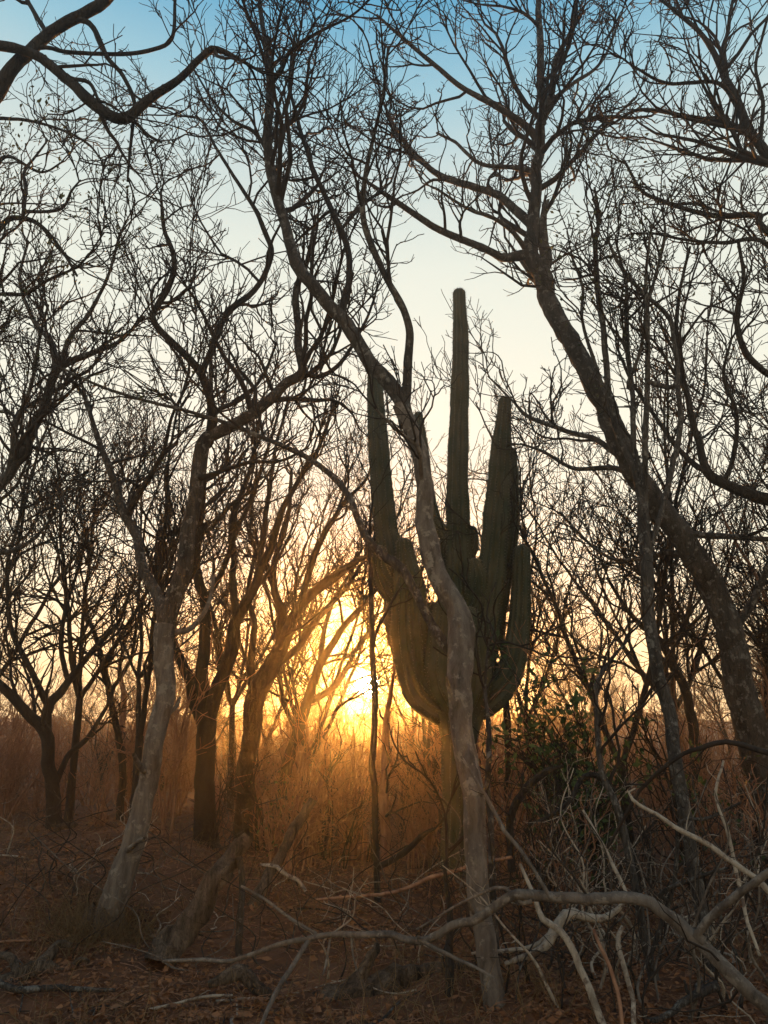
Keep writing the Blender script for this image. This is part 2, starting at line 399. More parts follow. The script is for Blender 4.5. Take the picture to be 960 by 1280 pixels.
def traced_tree(name, label, limbs, seed, mat=M_GREY, twig=M_TWIG, spec=None, root=True, leaf=None, group=None, rough=.06, flare=1.5, cat='tree', roots=0):
    """limbs[0] is the trunk from its foot up; every other limb starts on an earlier one. limb = (points, Y0, Y1, t0 or None)"""
    rg = np.random.default_rng(seed)
    raw = snap_limbs(limbs)
    p, r = raw[0]
    if root:
        d = p[0] - p[1]; d /= np.linalg.norm(d); d[2] = min(d[2], -.5)
        gz = float(ground_z(p[0][0], p[0][1]))
        drop = p[0][2] - gz + .15
        if drop > .05:
            ex = p[0] + d * (drop / -d[2]); ex[2] = gz - .15
            p = np.vstack([ex, p]); r = np.concatenate([[r[0] * flare], r])
            raw[0] = (p, r)
    base = raw[0][0][0].copy(); base[2] = ground_z(base[0], base[1])
    t = empty(name, base); tag(t, label, cat, group)
    par = []
    for i, (p, r) in enumerate(raw):
        ln = np.sum(np.linalg.norm(np.diff(p, axis=0), axis=1))
        sp, sr = smooth_path(p, r, max(12, int(ln / .05)))
        rg_j = rg.normal(0, 1, sp.shape); rg_j[1:-1] = (rg_j[:-2] + rg_j[1:-1] + rg_j[2:]) / 3; sp = kink(sp + rg_j * sr[:, None] * .08, sr, rg)
        mm = Mesh(); bark_tube(mm, sp, sr, 18 if r.max() > .05 else 8, rough, rg)
        mm.build('trunk' if i == 0 else 'limb', (limbs[i][4] if len(limbs[i]) > 4 else mat), t, origin=base)
        t0 = limbs[i][3]
        if t0 is not None:
            k0 = int(t0 * (len(sp) - 1)); q, qr = smooth_path(sp[k0:], sr[k0:], KP); par.append((q, qr))
    for k in range(roots):
        a_ = -1.57 + (k - (roots - 1) / 2) * 4.6 / roots + rg.uniform(-.25, .25); rl = rg.uniform(1.2, 2.6) * raw[0][1][0]
        R0 = raw[0][1][0]; q = []
        for u in np.linspace(0, 1, 6):
            d_ = R0 * .35 + rl * u; xx = base[0] + math.cos(a_ + .25 * math.sin(u * 5)) * d_; yy = base[1] + math.sin(a_ + .25 * math.sin(u * 5)) * d_
            q.append([xx, yy, float(ground_z(xx, yy)) + R0 * .8 * (1 - u) ** 2.5 - .06 * u])
        sp, sr = smooth_path(q, R0 * np.linspace(.42, .10, 6), 22)
        mm = Mesh(); bark_tube(mm, sp, sr, 10, .15, rg); mm.build('root', M_ROT, t, origin=base)
    M_, gens = crown(par, spec or SPEC(), rg)
    tag(M_.build('crown', twig, t, origin=base), kind='stuff')
    if leaf:
        lm = leaves_at(gens, leaf[0], leaf[1], rg)
        if lm: tag(lm.build('foliage', leaf[2], t, smooth=False, origin=base), kind='stuff')
    return t

# the pale tree in front of the cactus
traced_tree('bare_tree', 'pale slender bare tree leaning in front of the tall cactus', [
    ([(622, 1285, 30), (610, 1190, 27), (600, 1120, 26), (592, 1020, 27), (585, 940, 28), (579, 880, 31), (576, 830, 33), (573, 792, 34), (560, 760, 26), (545, 715, 24), (535, 660, 24), (527, 610, 22), (515, 555, 21), (500, 507, 20)], 5.4, 5.95, None),
    ([(508, 530, 21), (500, 507, 20), (480, 470, 19), (460, 440, 18), (435, 405, 17), (410, 378, 16), (385, 355, 15), (371, 332, 15), (355, 290, 13), (345, 245, 13), (337, 200, 12), (335, 150, 11), (338, 105, 9), (331, 50, 6), (322, -10, 5)], 5.95, 6.4, .3, M_GREY),
    ([(507, 500, 13), (512, 449, 11), (509, 405, 10), (496, 370, 9), (479, 340, 8), (460, 300, 8), (453, 268, 7), (455, 225, 6), (468, 170, 5), (478, 120, 4), (485, 60, 3)], 5.9, 5.2, .2, M_GREY),
    ([(563, 815, 14), (540, 785, 12), (520, 745, 11), (497, 708, 13), (470, 687, 12), (452, 664, 9), (435, 615, 8), (390, 575, 7), (325, 545, 6), (260, 520, 5), (150, 492, 4), (67, 455, 3)], 5.6, 6.6, .5, M_GREY),
    ([(425, 392, 10), (436, 340, 8), (433, 302, 8), (410, 250, 7), (385, 195, 6), (370, 145, 5), (362, 100, 4), (368, 40, 3)], 6.05, 6.9, .2, M_DARK),
    ([(337, 108, 8), (352, 88, 6), (366, 62, 5), (400, 40, 4), (440, 18, 3), (470, -8, 2)], 6.2, 5.6, .1, M_DARK),
    ([(337, 195, 6), (318, 165, 5), (290, 150, 4), (262, 120, 3), (240, 80, 2)], 6.15, 6.6, .1, M_DARK),
    ([(590, 1000, 7), (606, 985, 5), (611, 974, 4)], 5.5, 5.3, None),
    ([(604, 1150, 7), (590, 1138, 5), (586, 1130, 4)], 5.4, 5.3, None),
    ([(578, 870, 7), (563, 858, 5), (558, 846, 3)], 5.6, 5.5, None),
    ([(527, 610, 7), (522, 560, 6), (500, 540, 4), (470, 510, 3)], 5.75, 5.0, .2),
], 11, M_PALE, spec=SPEC(2.8, 4.6, 7, 6, up=.09, tip=.003, lim1=1.9))

# the big leaning tree on the right
traced_tree('bare_tree', 'big dark bare tree leaning across the sky right of the tall cactus', [
    ([(962, 1000, 42), (940, 915, 40), (922, 840, 36), (905, 775, 32), (880, 715, 30), (848, 668, 29), (815, 620, 28), (790, 585, 27), (765, 530, 26), (745, 485, 25), (715, 430, 23), (690, 385, 22), (676, 345, 22), (664, 312, 20), (667, 270, 15), (672, 200, 13), (678, 150, 12), (676, 80, 9), (672, 0, 7), (670, -50, 5)], 9.6, 8.6, .55),
    ([(658, 318, 15), (625, 318, 10), (580, 300, 9), (540, 280, 8), (500, 255, 7), (470, 235, 5), (440, 215, 3)], 8.9, 8.0, .15),
    ([(664, 280, 13), (630, 250, 10), (600, 235, 9), (555, 223, 8), (520, 195, 6), (495, 160, 5), (480, 130, 3)], 8.85, 9.6, .15),
    ([(674, 178, 10), (640, 145, 8), (600, 120, 7), (560, 95, 6), (530, 70, 5), (500, 45, 4), (470, 20, 3)], 8.75, 8.2, .1),
    ([(668, 215, 8), (640, 210, 6), (600, 205, 5), (570, 180, 4), (545, 165, 3)], 8.8, 9.4, .1),
    ([(678, 150, 10), (690, 115, 8), (694, 75, 7), (712, 40, 5), (722, -10, 4)], 8.7, 8.0, .1),
    ([(684, 130, 6), (715, 105, 5), (745, 85, 4), (765, 50, 3), (782, 0, 2)], 8.7, 9.3, .1),
    ([(676, 345, 18), (684, 325, 16), (678, 295, 12), (682, 262, 6), (686, 250, 3)], 8.9, 8.8, None),
    ([(662, 318, 7), (640, 290, 6), (612, 270, 5), (585, 262, 4), (545, 235, 3)], 8.9, 8.3, .2),
    ([(785, 578, 9), (750, 552, 7), (710, 540, 6), (660, 520, 5), (640, 500, 3), (610, 470, 2)], 9.1, 10.2, .2),
    ([(850, 668, 9), (900, 670, 8), (960, 674, 6), (1010, 665, 4)], 9.3, 8.8, .3),
    ([(922, 780, 11), (942, 745, 9), (962, 700, 7), (985, 640, 4)], 9.45, 9.2, .3),
    ([(800, 600, 9), (770, 585, 7), (720, 585, 5), (680, 565, 4), (650, 555, 3)], 9.2, 10.0, .2),
    ([(880, 715, 9), (840, 690, 7), (800, 700, 5), (750, 690, 4), (700, 640, 3)], 9.4, 10.6, .2),
], 12, M_GREY, spec=SPEC(2.5, 4.0, 6, 5, tip=.0042, lim1=2.4))

# the forked tree on the left
traced_tree('bare_tree', 'pale forked bare tree with a broad crooked foot on the left bank', [
    ([(122, 1215, 48), (140, 1135, 34), (160, 1060, 29), (178, 1000, 26), (196, 940, 24), (205, 880, 23), (206, 820, 23), (207, 780, 24)], 7.2, 7.3, None),
    ([(207, 800, 23), (209, 772, 23), (219, 748, 22), (234, 700, 20), (240, 650, 19), (245, 590, 18), (260, 550, 17), (280, 538, 15), (320, 515, 14), (360, 480, 13), (380, 462, 12), (372, 425, 10), (370, 365, 8), (385, 320, 6), (395, 270, 4)], 7.3, 7.4, .35, M_GREY),
    ([(205, 778, 17), (196, 745, 14), (180, 710, 13), (170, 670, 12), (158, 645, 11), (146, 610, 9), (135, 575, 8), (118, 530, 6), (100, 490, 5), (70, 450, 3)], 7.3, 8.2, .25, M_GREY),
    ([(158, 650, 9), (173, 618, 8), (188, 595, 7), (205, 560, 5), (215, 520, 4), (235, 480, 3)], 7.6, 7.0, .2, M_DARK),
    ([(262, 548, 13), (266, 515, 11), (250, 465, 10), (215, 430, 9), (192, 402, 8), (197, 382, 8), (216, 345, 7), (218, 318, 6), (205, 285, 5), (200, 240, 3)], 7.3, 6.8, .25, M_DARK),
    ([(252, 468, 9), (262, 440, 8), (285, 393, 8), (320, 360, 7), (340, 318, 7), (325, 275, 6), (305, 240, 5), (272, 188, 4), (250, 150, 3), (218, 145, 2)], 7.1, 7.6, .15, M_DARK),
    ([(378, 465, 8), (400, 470, 6), (430, 450, 5), (455, 405, 4), (470, 370, 3)], 7.35, 7.9, .2, M_DARK),
    ([(245, 600, 7), (275, 590, 6), (310, 578, 5), (350, 576, 4), (385, 560, 3)], 7.3, 6.6, .2, M_DARK),
    ([(265, 515, 6), (300, 500, 5), (330, 470, 4), (345, 430, 3)], 7.25, 8.0, .2, M_DARK),
    ([(186, 968, 9), (172, 955, 7), (168, 944, 5)], 7.2, 6.9, None),
    ([(202, 900, 7), (220, 884, 5), (226, 872, 3)], 7.2, 7.3, None),
    ([(156, 1070, 8), (172, 1052, 6), (181, 1048, 5)], 7.2, 6.9, None),
    ([(207, 790, 9), (232, 787, 7), (250, 770, 6), (262, 745, 5), (268, 700, 4)], 7.3, 7.8, .5),
], 13, M_PALE, spec=SPEC(2.7, 4.4, 6.5, 6, tip=.0034, lim1=1.9), flare=1.6, roots=5)

# dark clump behind it
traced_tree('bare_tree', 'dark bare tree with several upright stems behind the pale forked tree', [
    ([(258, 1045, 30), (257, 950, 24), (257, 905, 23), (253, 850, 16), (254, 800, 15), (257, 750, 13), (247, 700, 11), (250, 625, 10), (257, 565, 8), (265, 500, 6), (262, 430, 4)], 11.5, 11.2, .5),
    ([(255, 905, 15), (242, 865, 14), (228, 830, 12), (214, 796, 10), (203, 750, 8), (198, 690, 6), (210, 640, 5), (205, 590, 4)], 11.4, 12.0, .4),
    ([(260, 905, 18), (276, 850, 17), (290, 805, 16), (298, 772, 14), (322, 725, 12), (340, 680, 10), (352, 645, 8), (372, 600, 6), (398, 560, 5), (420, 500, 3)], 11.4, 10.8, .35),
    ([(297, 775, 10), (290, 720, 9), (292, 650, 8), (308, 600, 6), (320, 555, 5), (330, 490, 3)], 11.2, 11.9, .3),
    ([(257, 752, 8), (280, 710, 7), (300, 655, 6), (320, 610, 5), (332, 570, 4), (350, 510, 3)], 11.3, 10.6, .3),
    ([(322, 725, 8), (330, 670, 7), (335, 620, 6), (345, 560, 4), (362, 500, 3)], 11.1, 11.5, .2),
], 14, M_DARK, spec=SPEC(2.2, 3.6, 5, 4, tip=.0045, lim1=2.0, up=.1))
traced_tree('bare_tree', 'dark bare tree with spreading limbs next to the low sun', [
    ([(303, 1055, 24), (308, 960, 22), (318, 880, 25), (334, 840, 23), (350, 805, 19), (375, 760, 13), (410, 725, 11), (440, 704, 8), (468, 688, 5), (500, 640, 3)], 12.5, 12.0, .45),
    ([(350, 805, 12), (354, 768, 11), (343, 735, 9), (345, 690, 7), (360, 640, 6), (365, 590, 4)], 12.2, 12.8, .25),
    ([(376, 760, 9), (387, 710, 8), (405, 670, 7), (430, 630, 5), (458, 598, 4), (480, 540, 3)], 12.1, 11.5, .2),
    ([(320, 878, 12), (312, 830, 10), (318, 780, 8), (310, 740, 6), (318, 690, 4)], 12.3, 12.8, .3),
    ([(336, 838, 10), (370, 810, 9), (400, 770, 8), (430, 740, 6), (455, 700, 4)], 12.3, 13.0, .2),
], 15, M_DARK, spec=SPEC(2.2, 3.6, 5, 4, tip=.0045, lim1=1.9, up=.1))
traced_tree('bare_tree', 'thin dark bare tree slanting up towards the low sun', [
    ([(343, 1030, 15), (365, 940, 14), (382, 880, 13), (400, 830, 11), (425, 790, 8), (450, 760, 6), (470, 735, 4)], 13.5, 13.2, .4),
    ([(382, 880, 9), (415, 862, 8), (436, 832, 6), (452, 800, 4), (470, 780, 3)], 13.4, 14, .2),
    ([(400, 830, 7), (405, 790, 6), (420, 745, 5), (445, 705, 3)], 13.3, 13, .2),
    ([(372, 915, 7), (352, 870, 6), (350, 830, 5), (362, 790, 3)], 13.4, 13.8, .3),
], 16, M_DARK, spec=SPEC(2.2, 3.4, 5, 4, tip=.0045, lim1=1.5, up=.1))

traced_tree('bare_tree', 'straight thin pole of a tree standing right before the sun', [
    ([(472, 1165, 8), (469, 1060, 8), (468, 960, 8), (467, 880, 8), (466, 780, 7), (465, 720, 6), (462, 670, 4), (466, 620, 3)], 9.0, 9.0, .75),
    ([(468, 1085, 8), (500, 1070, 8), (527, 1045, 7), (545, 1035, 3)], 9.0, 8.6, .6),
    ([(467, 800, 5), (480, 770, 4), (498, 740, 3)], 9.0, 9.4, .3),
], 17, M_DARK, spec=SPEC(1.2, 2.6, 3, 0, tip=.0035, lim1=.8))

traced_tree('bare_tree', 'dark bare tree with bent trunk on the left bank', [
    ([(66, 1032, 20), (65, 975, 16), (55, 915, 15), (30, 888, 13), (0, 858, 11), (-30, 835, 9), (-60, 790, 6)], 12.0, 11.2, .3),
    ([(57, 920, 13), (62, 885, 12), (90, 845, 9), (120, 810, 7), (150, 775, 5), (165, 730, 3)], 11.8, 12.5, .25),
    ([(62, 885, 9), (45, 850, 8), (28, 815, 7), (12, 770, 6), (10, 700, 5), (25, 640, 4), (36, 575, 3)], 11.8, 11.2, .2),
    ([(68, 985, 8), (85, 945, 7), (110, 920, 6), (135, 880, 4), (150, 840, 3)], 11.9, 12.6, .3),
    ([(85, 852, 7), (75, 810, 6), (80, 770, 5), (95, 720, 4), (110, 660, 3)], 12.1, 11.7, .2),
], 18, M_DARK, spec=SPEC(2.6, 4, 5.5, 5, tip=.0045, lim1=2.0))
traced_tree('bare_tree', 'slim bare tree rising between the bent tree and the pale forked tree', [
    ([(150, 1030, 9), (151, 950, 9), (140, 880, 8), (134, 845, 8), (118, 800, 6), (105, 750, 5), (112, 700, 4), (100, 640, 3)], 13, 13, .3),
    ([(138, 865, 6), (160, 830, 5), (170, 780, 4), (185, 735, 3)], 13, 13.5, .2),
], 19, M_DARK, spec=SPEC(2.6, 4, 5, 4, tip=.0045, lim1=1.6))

# left edge: a tree that stands outside the frame and reaches in
traced_tree('bare_tree', 'dark bare tree reaching into view at the left edge at mid height', [
    ([(-90, 1010, 26), (-75, 850, 22), (-55, 720, 18), (-25, 650, 15), (0, 606, 13), (25, 566, 12), (55, 515, 11), (67, 475, 10), (75, 460, 9), (115, 440, 7), (150, 425, 5), (180, 395, 3)], 8.2, 7.8, .55),
    ([(68, 472, 8), (65, 430, 7), (42, 400, 6), (25, 350, 4), (35, 300, 3)], 7.9, 8.5, .2),
    ([(10, 590, 7), (20, 530, 6), (40, 480, 5), (50, 420, 4), (60, 380, 3)], 8.0, 7.4, .3),
    ([(75, 460, 7), (90, 420, 6), (115, 385, 5), (135, 345, 4), (150, 290, 3)], 7.9, 7.5, .2),
    ([(-50, 710, 10), (-20, 690, 8), (15, 690, 6), (55, 660, 4), (85, 610, 3)], 8.1, 8.8, .3),
], 20, M_GREY, spec=SPEC(2.8, 4.4, 6.5, 6, tip=.0036, lim1=2.0))
# upper left: dark boughs overhead
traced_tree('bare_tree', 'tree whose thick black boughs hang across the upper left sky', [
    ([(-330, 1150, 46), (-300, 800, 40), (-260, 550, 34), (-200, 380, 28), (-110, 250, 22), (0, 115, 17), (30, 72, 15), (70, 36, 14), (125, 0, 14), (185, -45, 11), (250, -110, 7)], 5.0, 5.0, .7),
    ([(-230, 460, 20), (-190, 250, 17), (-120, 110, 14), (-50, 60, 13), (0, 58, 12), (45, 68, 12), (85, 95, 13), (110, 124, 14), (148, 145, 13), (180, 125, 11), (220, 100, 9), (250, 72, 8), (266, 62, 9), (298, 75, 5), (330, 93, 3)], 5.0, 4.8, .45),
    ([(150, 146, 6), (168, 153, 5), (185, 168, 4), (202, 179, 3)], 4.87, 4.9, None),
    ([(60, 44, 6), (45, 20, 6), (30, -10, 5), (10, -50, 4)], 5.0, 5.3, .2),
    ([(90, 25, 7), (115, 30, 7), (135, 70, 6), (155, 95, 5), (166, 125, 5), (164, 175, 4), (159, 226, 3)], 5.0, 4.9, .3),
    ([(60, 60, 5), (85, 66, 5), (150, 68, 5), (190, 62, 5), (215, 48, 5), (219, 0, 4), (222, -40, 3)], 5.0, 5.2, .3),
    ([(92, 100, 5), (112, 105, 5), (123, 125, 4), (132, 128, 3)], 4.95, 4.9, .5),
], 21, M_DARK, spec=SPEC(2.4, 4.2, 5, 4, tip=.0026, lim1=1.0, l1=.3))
# leafy tree at the left edge
traced_tree('small_leaved_tree', 'slender tree with sparse small olive leaves at the upper left edge', [
    ([(-70, 1000, 18), (-65, 800, 15), (-55, 600, 12), (-45, 450, 10), (-25, 330, 9), (5, 277, 7), (30, 273, 6), (50, 282, 5), (75, 310, 4), (95, 345, 3)], 6.8, 6.6, .5),
    ([(28, 274, 5), (32, 235, 5), (30, 215, 4), (45, 195, 3), (60, 175, 2)], 6.65, 6.9, .1),
    ([(30, 264, 4), (75, 263, 4), (88, 240, 3), (100, 225, 2)], 6.65, 6.3, .1),
    ([(-45, 440, 8), (-40, 260, 7), (-20, 160, 5), (20, 150, 4), (70, 160, 3), (110, 180, 3), (130, 205, 2)], 6.7, 7.2, .3),
    ([(-40, 400, 6), (-10, 370, 5), (30, 368, 5), (60, 350, 4), (100, 330, 3), (130, 290, 2)], 6.7, 6.2, .2),
    ([(-40, 300, 6), (-10, 220, 5), (10, 195, 4), (50, 215, 3), (80, 200, 2)], 6.7, 6.4, .2),
], 22, M_DARK, spec=SPEC(3.2, 5, 7, 5, tip=.0027, lim1=1.2), leaf=(3.0, .022, M_LEAF))

# the slender multi-stemmed tree on the right
traced_tree('small_leaved_tree', 'slender grey tree with a scraggly crown of small leaves beside the big leaning tree', [
    ([(892, 1262, 18), (876, 1150, 17), (861, 1050, 16), (849, 975, 16), (832, 880, 16), (820, 830, 16), (812, 740, 16), (810, 690, 15), (805, 640, 14), (798, 600, 10), (793, 540, 7), (790, 480, 6), (783, 400, 6), (783, 350, 4), (770, 300, 3)], 6.4, 7.2, .62),
    ([(806, 640, 9), (807, 575, 8), (808, 490, 7), (811, 400, 6), (808, 340, 4), (815, 280, 3)], 6.8, 6.4, .45),
    ([(803, 625, 9), (782, 562, 8), (762, 505, 8), (756, 440, 8), (750, 400, 8), (746, 350, 7), (745, 310, 6), (748, 270, 4), (742, 235, 3)], 6.8, 7.2, .4),
    ([(760, 500, 5), (742, 450, 5), (727, 400, 4), (728, 360, 4), (715, 320, 3)], 7.0, 7.3, .3),
    ([(845, 480, 7), (842, 420, 6), (835, 395, 6), (800, 362, 5), (775, 330, 5), (758, 300, 3)], 6.9, 7.0, .3),
    ([(812, 690, 7), (835, 610, 7), (850, 540, 7), (846, 475, 7)], 6.75, 6.9, None),
    ([(785, 480, 5), (800, 440, 4), (810, 380, 4), (830, 300, 4), (828, 260, 2)], 7.0, 6.6, .3),
], 23, M_GREY, spec=SPEC(3.6, 5, 7, 5, tip=.0028, lim1=1.0, up=.05), leaf=(2.0, .022, M_LEAF), flare=1.1)

# right edge: a tree outside the frame whose limbs come in
traced_tree('bare_tree', 'bare tree reaching in from the right edge with several crooked limbs', [
    ([(1120, 1150, 40), (1095, 900, 34), (1070, 720, 28), (1050, 560, 24), (1040, 420, 20), (1015, 300, 17), (985, 230, 15), (960, 193, 13), (940, 170, 12), (924, 143, 11), (910, 105, 9), (898, 75, 8), (880, 45, 6), (850, 18, 5), (815, -10, 3)], 7.5, 7.2, .6),
    ([(1062, 660, 18), (1010, 635, 17), (960, 624, 16), (925, 612, 14), (890, 592, 13), (878, 572, 10), (868, 530, 8), (855, 475, 7), (845, 415, 6), (850, 360, 4), (862, 310, 3)], 7.5, 8.0, .4),
    ([(884, 590, 8), (860, 575, 7), (830, 535, 6), (810, 508, 5), (790, 480, 4), (770, 430, 3)], 7.8, 8.4, .2),
    ([(905, 603, 6), (918, 570, 6), (921, 515, 5), (905, 470, 4), (915, 420, 3)], 7.75, 7.3, .2),
    ([(1045, 500, 12), (1000, 485, 10), (960, 468, 8), (930, 440, 8), (920, 400, 7), (928, 350, 5), (922, 300, 4)], 7.5, 7.0, .4),
    ([(1018, 310, 12), (975, 300, 9), (948, 278, 8), (948, 268, 8), (900, 269, 7), (860, 263, 6), (820, 250, 5), (798, 235, 4), (780, 200, 3)], 7.4, 7.8, .3),
    ([(935, 165, 8), (900, 152, 7), (850, 146, 5), (800, 137, 4), (765, 155, 3)], 7.3, 7.9, .1),
    ([(918, 128, 7), (895, 103, 5), (830, 103, 4), (795, 85, 3), (775, 70, 2)], 7.25, 6.7, .1),
    ([(900, 80, 6), (908, 40, 5), (916, 0, 4), (930, -40, 3)], 7.2, 7.6, .1),
    ([(1030, 380, 10), (985, 330, 8), (950, 300, 6), (905, 305, 5), (860, 300, 4), (815, 290, 3)], 7.4, 6.8, .3),
    ([(950, 185, 6), (955, 130, 5), (945, 80, 4), (960, 20, 3)], 7.3, 7.0, .1),
], 24, M_DARK, spec=SPEC(2.6, 4.4, 6.5, 6, tip=.0035, lim1=1.9))

# thin trunks near and behind the cactus
for i, (pts, Y, lab) in enumerate([
    ([(636, 1060, 9), (634, 960, 9), (632, 880, 9), (628, 800, 7), (640, 700, 5), (655, 600, 3)], 12.5, 'thin dark bare sapling behind the right side of the cactus'),
    ([(486, 1160, 15), (481, 1040, 14), (479, 960, 10), (483, 900, 7), (490, 850, 5), (500, 800, 3)], 11.0, 'blurred brown bare trunk just right of the thin pole'),
    ([(620, 1180, 9), (616, 1090, 9), (610, 1010, 8), (612, 920, 6), (606, 860, 4), (612, 800, 3)], 6.0, 'thin rough stem close to the foot of the pale leaning tree'),
    ([(800, 1130, 11), (785, 1060, 10), (772, 1010, 9), (752, 965, 8), (745, 900, 7), (744, 860, 6), (760, 830, 5), (785, 800, 3)], 6.2, 'thin crooked sapling before the dark green bush'),
    ([(872, 1010, 14), (868, 930, 13), (860, 870, 12), (840, 835, 11), (822, 800, 9), (790, 770, 6), (760, 720, 4)], 11, 'dark bent bare tree behind the slender grey tree'),
    ([(150, 1010, 9), (148, 940, 9), (155, 880, 7), (150, 830, 5), (168, 770, 3)], 15, 'thin upright bare sapling behind the left bank'),
    ([(562, 1280, 12), (564, 1200, 11), (563, 1150, 8), (556, 1095, 5), (560, 1060, 3)], 5.6, 'thin dark stem beside the foot of the pale leaning tree'),
]):
    traced_tree('bare_sapling', lab, [(pts, Y, Y + .2, .3)], 40 + i, [M_DARK, M_RED, M_GREY, M_GREY, M_DARK, M_RED, M_DARK][i], M_TWIG, spec=SPEC(2.2, 3.2, 4, 0, tip=.0035, lim1=.8), flare=1.15, cat='sapling')

# ------------------------------------------------------------------ the cactus
m, n, l, b = newmat('cactus skin'); M_CAC = m
tc = n.new('ShaderNodeTexCoord'); a = n.new('ShaderNodeTexNoise'); a.inputs['Scale'].default_value = 3; a.inputs['Detail'].default_value = 9; l.new(tc.outputs['Object'], a.inputs['Vector'])
cr = n.new('ShaderNodeValToRGB'); cr.color_ramp.elements[0].position = .35; cr.color_ramp.elements[1].position = .68
cr.color_ramp.elements[0].color = (.03, .036, .018, 1); cr.color_ramp.elements[1].color = (.075, .066, .038, 1)
e = cr.color_ramp.elements.new(.8); e.color = (.14, .105, .07, 1)
l.new(a.outputs['Fac'], cr.inputs[0]); l.new(cr.outputs[0], b.inputs['Base Color']); b.inputs['Roughness'].default_value = .65
a2 = n.new('ShaderNodeTexNoise'); a2.inputs['Scale'].default_value = 30; a2.inputs['Detail'].default_value = 6; l.new(tc.outputs['Object'], a2.inputs['Vector'])
bp = n.new('ShaderNodeBump'); bp.inputs['Strength'].default_value = .4; bp.inputs['Distance'].default_value = .02; l.new(a2.outputs['Fac'], bp.inputs['Height']); l.new(bp.outputs[0], b.inputs['Normal'])
M_SPINE, n, l, b = newmat('cactus spines'); b.inputs['Base Color'].default_value = (.17, .14, .11, 1)

CY = 10.6
cbase = P(573, 1112, CY); cbase[2] = ground_z(cbase[0], cbase[1])
cactus = empty('candelabra_cactus', cbase)
tag(cactus, 'tall ribbed candelabra cactus with upright arms between the bare trees', 'cactus')
NR = 11
def cactus_arm(name, pts, Y0, Y1, seed):
    rg = np.random.default_rng(seed)
    p, r = limb3(pts, Y0, Y1)
    if name == 'stem':
        p = np.vstack([[p[0][0], p[0][1], cbase[2] - .2], p]); r = np.concatenate([[r[0] * 1.05], r])
    ln = np.sum(np.linalg.norm(np.diff(p, axis=0), axis=1))
    n_ = max(24, int(ln / .045))
    p, r = smooth_path(p, r, n_)
    r = r * (1 + .035 * np.sin(np.linspace(0, ln * 7, n_) + seed) + .02 * rg.normal(0, 1, n_))
    # dome the tip
    d = p[-1] - p[-2]; d /= np.linalg.norm(d); R0 = r[-1]
    k = np.linspace(.25, 1, 6)
    p = np.vstack([p] + [p[-1] + d * R0 * math.sin(q * math.pi / 2) for q in k]); r = np.concatenate([r, np.maximum(R0 * np.cos(k * math.pi / 2), .004)])
    sides = NR * 6
    th = np.arange(sides) / sides * NR
    fr = np.abs((th % 1) - .5) * 2            # 1 at the rib crest
    ribs = .76 + .24 * np.clip(fr, 0, 1) ** .8 + .05 * fr ** 4
    mm = Mesh(); v = mm.tubes(p, r, sides, ribs)
    K = len(p); v = v.reshape(K, sides, 3)
    crest = (fr > .98)
    bump = (np.arange(K)[:, None] % 2 == 0) * crest[None] * .03
    mm.v[-1] = (p[:, None] + (v - p[:, None]) * (1 + bump)[..., None]).reshape(-1, 3)
    o = mm.build(name, M_CAC, cactus, origin=cbase)
    # spine clusters on the rib crests
    cr_ = np.where(crest)[0]
    c = v[2:][:, cr_]; cen = np.repeat(p[2:][:, None], len(cr_), 1)
    dirs = c - cen; dirs /= np.linalg.norm(dirs, axis=2, keepdims=True) + 1e-9
    c = c.reshape(-1, 3); dirs = dirs.reshape(-1, 3)
    c = np.repeat(c, 2, 0); dd = np.repeat(dirs, 2, 0) + rg.normal(0, .45, c.shape)
    dd /= np.linalg.norm(dd, axis=1, keepdims=True); ll = rg.uniform(.012, .03, len(c))[:, None]
    s_ = Mesh(); s_.tubes(np.stack([c, c + dd * ll], 1), np.tile([[.003, .0008]], (len(c), 1)), 3)
    so = s_.build('spines', M_SPINE, o, origin=cbase); tag(so, kind='stuff')
    return o
